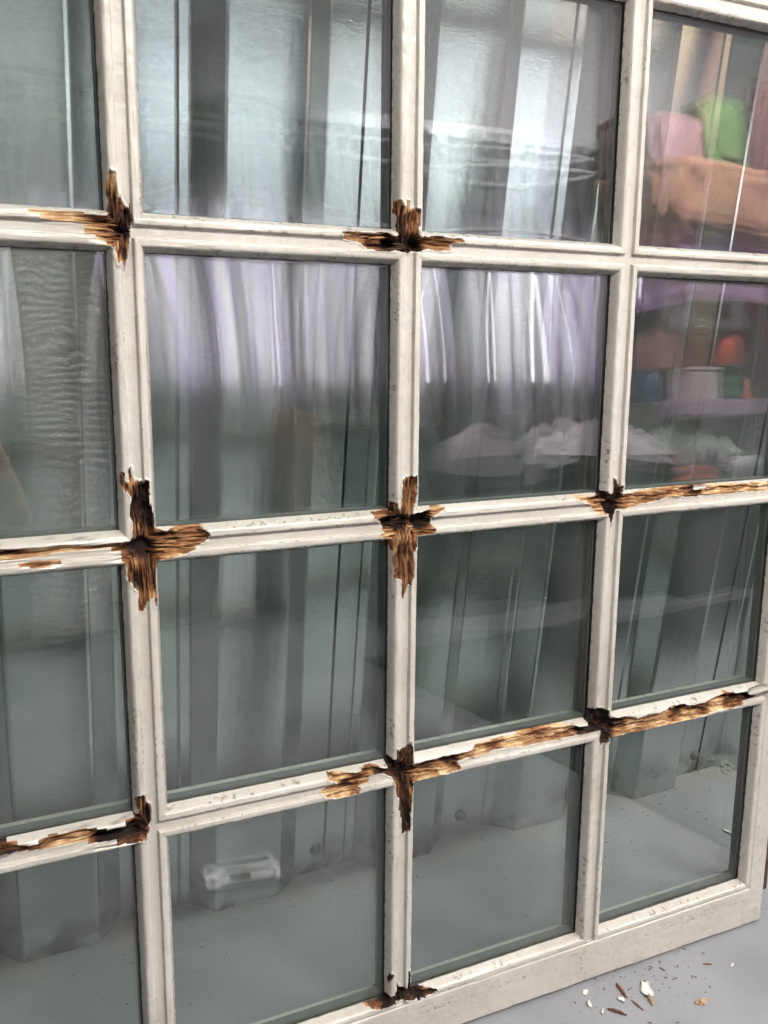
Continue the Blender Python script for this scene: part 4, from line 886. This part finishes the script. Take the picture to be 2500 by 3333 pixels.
tag(o, 'dark maroon cloth hanging right of the mirrored shelf, widened to darken the steel wall', 'cloth')

# leaning bits by the far wall
TUBE = plain('cardboard_tube', (.36, .24, .18), .75, bump=.2, bscale=80)
b = MB(); p0, p1 = Vector((1.60, -1.80, .02)), Vector((1.33, -2.0, .72)); dd = (p1 - p0)
b.tube([p0 + dd * (k / 6) for k in range(7)], .04, 20); o = b.build('cardboard_tube', TUBE, None, True); o.modifiers.new('split', 'EDGE_SPLIT'); tag(o, 'brown cardboard tube leaning on the far wall, mirrored between the first two bars', 'tube')
b = MB(); M = Matrix.Rotation(math.radians(4), 4, 'Y')
b.box(0, .13, 0, .004, 0, .42, M); b.box(0, .004, .004, .03, 0, .42, M); b.box(.126, .13, .004, .03, 0, .42, M); b.box(.06, .085, .004, .02, 0, .42, M)
o = b.build('metal_channel', plain('pale_channel', (.84, .82, .82), .4)); o.location = (.925, -1.93, 0); o.rotation_euler = (math.radians(14), 0, 0); tag(o, 'pale metal channel leaning on the far wall, mirrored in the pane with the dark rib', 'channel')
sack('brown_sack', (1.26, -1.86, .30), .13, .12, .62, plain('brown_sack_cloth', (.22, .15, .11), .8, bump=.4, bscale=60), 31, 'brown sack on a low box, mirrored above the cardboard tube')
b = MB(); b.box(1.12, 1.40, -2.03, -1.76, 0, .30); o = b.build('low_crate', plain('grey_crate', (.22, .23, .24), .6), bevel=.006); tag(o, 'low grey crate holding up the brown sack', 'crate')
# crinkled silver film hanging at the left
FOIL = plain('crinkled_silver_film', (.68, .64, .62), .24, .45, var=.1)
v = []; f = []; nx, nz_ = 26, 220
for j in range(nz_ + 1):
    z = 1.5 * j / nz_
    for i in range(nx + 1):
        u = i / nx
        xx = u * .30 + .02 * math.sin(z * 2.2)
        r_ = .004 * math.sin(z * 210 + 3 * float(vnoise(np.array(u * 5), np.array(z * 9), 3)) * 4) * (.4 + float(vnoise(np.array(u * 4), np.array(z * 14), 8))) + .02 * math.sin(u * 5 + z)
        v.append((xx, r_, z))
for j in range(nz_):
    for i in range(nx): f.append((j * (nx + 1) + i, j * (nx + 1) + i + 1, (j + 1) * (nx + 1) + i + 1, (j + 1) * (nx + 1) + i))
o = mesh_obj('silver_film', v, f, FOIL, None, True); o.location = (.17, -1.80, .06); m_ = o.modifiers.new('thickness', 'SOLIDIFY'); m_.thickness = .001
tag(o, 'crinkled silver insulation film hanging at the left of the mirrored workshop', 'film')
# scraper knife on the floor in front of the door
sc = empty('scraper', (.375, .250, .003), (math.radians(-18.5), 0, math.atan2(.245 - .225, .431 - .317))); tag(sc, 'pale metal blade scraper with a hanging hole lying on the floor', 'scraper')
PM = plain('pale_zinc', (.86, .82, .84), .34, .85)
oc = [(-.062, -.010), (-.058, -.015), (-.046, -.0165), (.050, -.0165), (.050, .0165), (-.046, .0165), (-.058, .015), (-.062, .010)]
hole = [(-.050 + .0045 * math.cos(-a * math.pi / 4), .0045 * math.sin(-a * math.pi / 4)) for a in range(8)]
bm_ = bmesh.new()
def ringv(pts, z): return [bm_.verts.new((p[0], p[1], z)) for p in pts]
for z in (.010, .013):
    a_ = ringv(oc, z); h_ = ringv(hole, z); es = [bm_.edges.new((r_[k], r_[(k + 1) % len(r_)])) for r_ in (a_, h_) for k in range(len(r_))]
    bmesh.ops.triangle_fill(bm_, edges=es, use_beauty=True)
bm_.verts.ensure_lookup_table(); nO = len(oc); nH = 8; tot = nO + nH
for base, cnt in ((0, nO), (nO, nH)):
    for k in range(cnt):
        i0, i1 = base + k, base + (k + 1) % cnt; bm_.faces.new((bm_.verts[i0], bm_.verts[i1], bm_.verts[i1 + tot], bm_.verts[i0 + tot]))
bmesh.ops.recalc_face_normals(bm_, faces=bm_.faces)
me = bpy.data.meshes.new('handle_plate'); bm_.to_mesh(me); bm_.free(); me.materials.append(PM); o = bpy.data.objects.new('handle_plate', me); COL.objects.link(o); o.parent = sc
b = MB(); b.box(-.036, .050, -.0165, -.0125, .0132, .019); b.build('side_rail', PM, sc, bevel=.0006)
b = MB(); b.box(-.036, .050, .0125, .0165, .0132, .019); b.build('side_rail', PM, sc, bevel=.0006)
b = MB(); b.box(-.022, .012, -.0045, .0045, .0131, .0138); b.build('slot', BLACK, sc)
b = MB(); b.lathe([(.0035, .0139), (.0042, .0145), (.0042, .0185), (.003, .0195)], (.002, 0, 0), 16); b.build('slider_button', plain('brass_button', (.55, .42, .18), .3, .8), sc, True)
b = MB(); b.box(.0502, .060, -.020, .020, .0095, .0175); b.build('blade_holder', PM, sc, bevel=.001)
b = MB(); b.box(-.046, .050, -.0155, .0155, .0045, .0098); b.build('grip', plain('dark_green_grip', (.03, .05, .045), .5), sc, bevel=.002)

b = MB(); b.box(1.14, 3.1, -1.12, .60, .0004, .006); o = b.build('reflection_dark_mat', plain('reflection_dark', (.014, .018, .018), .9, bump=.5, bscale=60, spec=.2), bevel=.002); tag(o, 'dark mat added in front of the mirrored bench to darken reflections', 'mat')  # added dark sheet, darkens what the glass and steel wall reflect

# ------------------------------------------------------------------ the photographer, crouching left of the view (only an arm shows in the glass)
SKIN = plain('skin', (.46, .25, .17), .5, bump=.1, bscale=120, var=.06); CLOTH = plain('dark_work_clothes', (.018, .020, .026), .85, bump=.4, bscale=140)
HAIR = plain('dark_hair', (.03, .02, .015), .6, bump=.8, bscale=200)
def skin_body(name, joints, edges, root, mt, parent, sub=2):
    ks = list(joints); me = bpy.data.meshes.new(name); me.from_pydata([joints[k][:3] for k in ks], [(ks.index(a), ks.index(b)) for a, b in edges], []); me.update()
    o = bpy.data.objects.new(name, me); COL.objects.link(o)
    o.modifiers.new('skin', 'SKIN')
    if not me.skin_vertices: me.attributes.new('skin', 'FLOAT', 'POINT')
    for i, k in enumerate(ks):
        sv = me.skin_vertices[0].data[i]; r = joints[k][3]; sv.radius = r if isinstance(r, tuple) else (r, r); sv.use_root = (k == root)
    m_ = o.modifiers.new('sub', 'SUBSURF'); m_.levels = m_.render_levels = sub
    dg = bpy.context.evaluated_depsgraph_get(); ev = o.evaluated_get(dg); nm = bpy.data.meshes.new_from_object(ev)
    bpy.data.objects.remove(o); nm.materials.clear(); nm.materials.append(mt); nm.name = name
    for p in nm.polygons: p.use_smooth = True
    r_ = bpy.data.objects.new(name, nm); COL.objects.link(r_)
    if parent: r_.parent = parent
    return r_
J = dict(pel=(-.30, -.62, .36, .13), belly=(-.29, -.56, .50, .125), chest=(-.27, -.47, .70, .14), neckb=(-.26, -.40, .86, .065), neck=(-.255, -.37, .93, .052), head=(-.25, -.33, 1.00, .072), top=(-.25, -.335, 1.09, .082), crown=(-.25, -.35, 1.145, .05),
    rs=(-.12, -.44, .80, .058), re=(.082, -.22, .575, .052), rw=(.012, -.085, .80, .033), rp=(.01, -.045, .855, .03),
    ls=(-.42, -.44, .80, .058), le=(-.40, -.20, .62, .044), lw=(-.17, -.09, .80, .027), lp=(-.13, -.05, .86, .03),
    rh=(-.22, -.62, .34, .10), rk=(-.02, -.27, .44, .066), ra=(-.03, -.42, .08, .042), rt=(-.01, -.27, .035, .034),
    lh=(-.40, -.62, .34, .10), lk=(-.44, -.22, .12, .07), la=(-.42, -.60, .09, .045), lt=(-.42, -.72, .05, .034))
Ed = [('pel', 'belly'), ('belly', 'chest'), ('chest', 'neckb'), ('neckb', 'neck'), ('neck', 'head'), ('head', 'top'), ('top', 'crown'), ('chest', 'rs'), ('rs', 're'), ('re', 'rw'), ('rw', 'rp'), ('chest', 'ls'), ('ls', 'le'), ('le', 'lw'), ('lw', 'lp'),
    ('pel', 'rh'), ('rh', 'rk'), ('rk', 'ra'), ('ra', 'rt'), ('pel', 'lh'), ('lh', 'lk'), ('lk', 'la'), ('la', 'lt')]
per = skin_body('person', J, Ed, 'pel', SKIN, None)
tag(per, 'crouching person in dark clothes with bare forearms holding up a phone', 'person', kind='thing')
# clothes: a slightly fuller copy of trunk, sleeves and legs
JC = {k: (v[0], v[1], v[2], v[3] * 1.12 + .006) for k, v in J.items()}
JC['rs2'] = (-.055, -.36, .725, .062); JC['ls2'] = (-.415, -.35, .73, .062); JC['ra'] = (-.03, -.42, .10, .052); JC['la'] = (-.42, -.60, .10, .055); JC['neckb'] = (-.26, -.41, .84, .07)
skin_body('work_clothes', {k: JC[k] for k in ('pel', 'belly', 'chest', 'neckb', 'rs', 'rs2', 'ls', 'ls2', 'rh', 'rk', 'ra', 'lh', 'lk', 'la')},
    [('pel', 'belly'), ('belly', 'chest'), ('chest', 'neckb'), ('chest', 'rs'), ('rs', 'rs2'), ('chest', 'ls'), ('ls', 'ls2'), ('pel', 'rh'), ('rh', 'rk'), ('rk', 'ra'), ('pel', 'lh'), ('lh', 'lk'), ('lk', 'la')], 'pel', CLOTH, per)
for nm, a, b, c_ in (('shoe', (-.03, -.45, .045), (-.02, -.32, .035), (-.01, -.22, .03)), ('shoe', (-.42, -.56, .05), (-.42, -.66, .045), (-.42, -.74, .06))):
    skin_body(nm, dict(a=a + (.045,), b=b + (.04,), c=c_ + (.032,)), [('a', 'b'), ('b', 'c')], 'a', HAIR, per)
def ell(name, c_, r, mt, parent, zmin=None):
    b_ = bmesh.new(); bmesh.ops.create_uvsphere(b_, u_segments=28, v_segments=18, radius=1)
    for v in b_.verts: v.co = Vector((v.co.x * r[0], v.co.y * r[1], max(v.co.z, zmin if zmin is not None else -2) * r[2])) + Vector(c_)
    for f_ in b_.faces: f_.smooth = True
    me = bpy.data.meshes.new(name); b_.to_mesh(me); b_.free(); me.materials.append(mt); o = bpy.data.objects.new(name, me); COL.objects.link(o); o.parent = parent; return o
ell('hair', (-.25, -.365, 1.085), (.088, .098, .11), HAIR, per, -.2)
for s in (-1, 1):
    ell('eye', (-.25 + s * .031, -.262, 1.055), (.011, .009, .007), plain('eye_white', (.6, .58, .55), .3), per)
    ell('ear', (-.25 + s * .085, -.345, 1.05), (.012, .022, .032), SKIN, per)
ell('nose', (-.25, -.248, 1.03), (.014, .02, .022), SKIN, per); ell('mouth', (-.25, -.262, .99), (.024, .008, .006), plain('lips', (.32, .12, .10), .5), per)
# phone and gripping fingers
ph = MB(); Mph = Matrix.Translation(Vector((0, 0, CAM_Z))) @ Matrix(((_r.x, -_d.x, -_f.x), (_r.y, -_d.y, -_f.y), (_r.z, -_d.z, -_f.z))).to_4x4()
po = empty('phone'); po.matrix_world = Mph; tag(po, 'black phone held up by the crouching person', 'phone')
pb = MB(); pb.box(-.058, .018, -.135, .02, .006, .014); pb.build('phone_body', plain('phone_black', (.01, .01, .012), .25), po, bevel=.003)
pb = MB(); pb.box(-.055, .015, -.131, .016, .0142, .0146); pb.build('screen', plain('phone_screen', (.02, .02, .025), .1), po)
def P3(x, y, z): return tuple(Mph @ Vector((x, y, z)))
for s, x, wr in ((1, .018, 'rp'), (-1, -.058, 'lp')):
    for k in range(4):
        y = -.045 - .021 * k; ln = (.9, 1.0, .95, .8)[k]
        skin_body('finger', {'a': J[wr][:3] + (.012,), 'b': P3(x + s * .022, y, .012) + (.009,), 'c': P3(x + s * .008, y + .002, -.004) + (.008,), 'd': P3(x - s * .016 * ln, y + .004, -.006) + (.007,)}, [('a', 'b'), ('b', 'c'), ('c', 'd')], 'a', SKIN, per)
    skin_body('thumb', {'a': J[wr][:3] + (.014,), 'b': P3(x + s * .012, -.095, .028) + (.0105,), 'c': P3(x - s * .014, -.07, .024) + (.009,)}, [('a', 'b'), ('b', 'c')], 'a', SKIN, per)
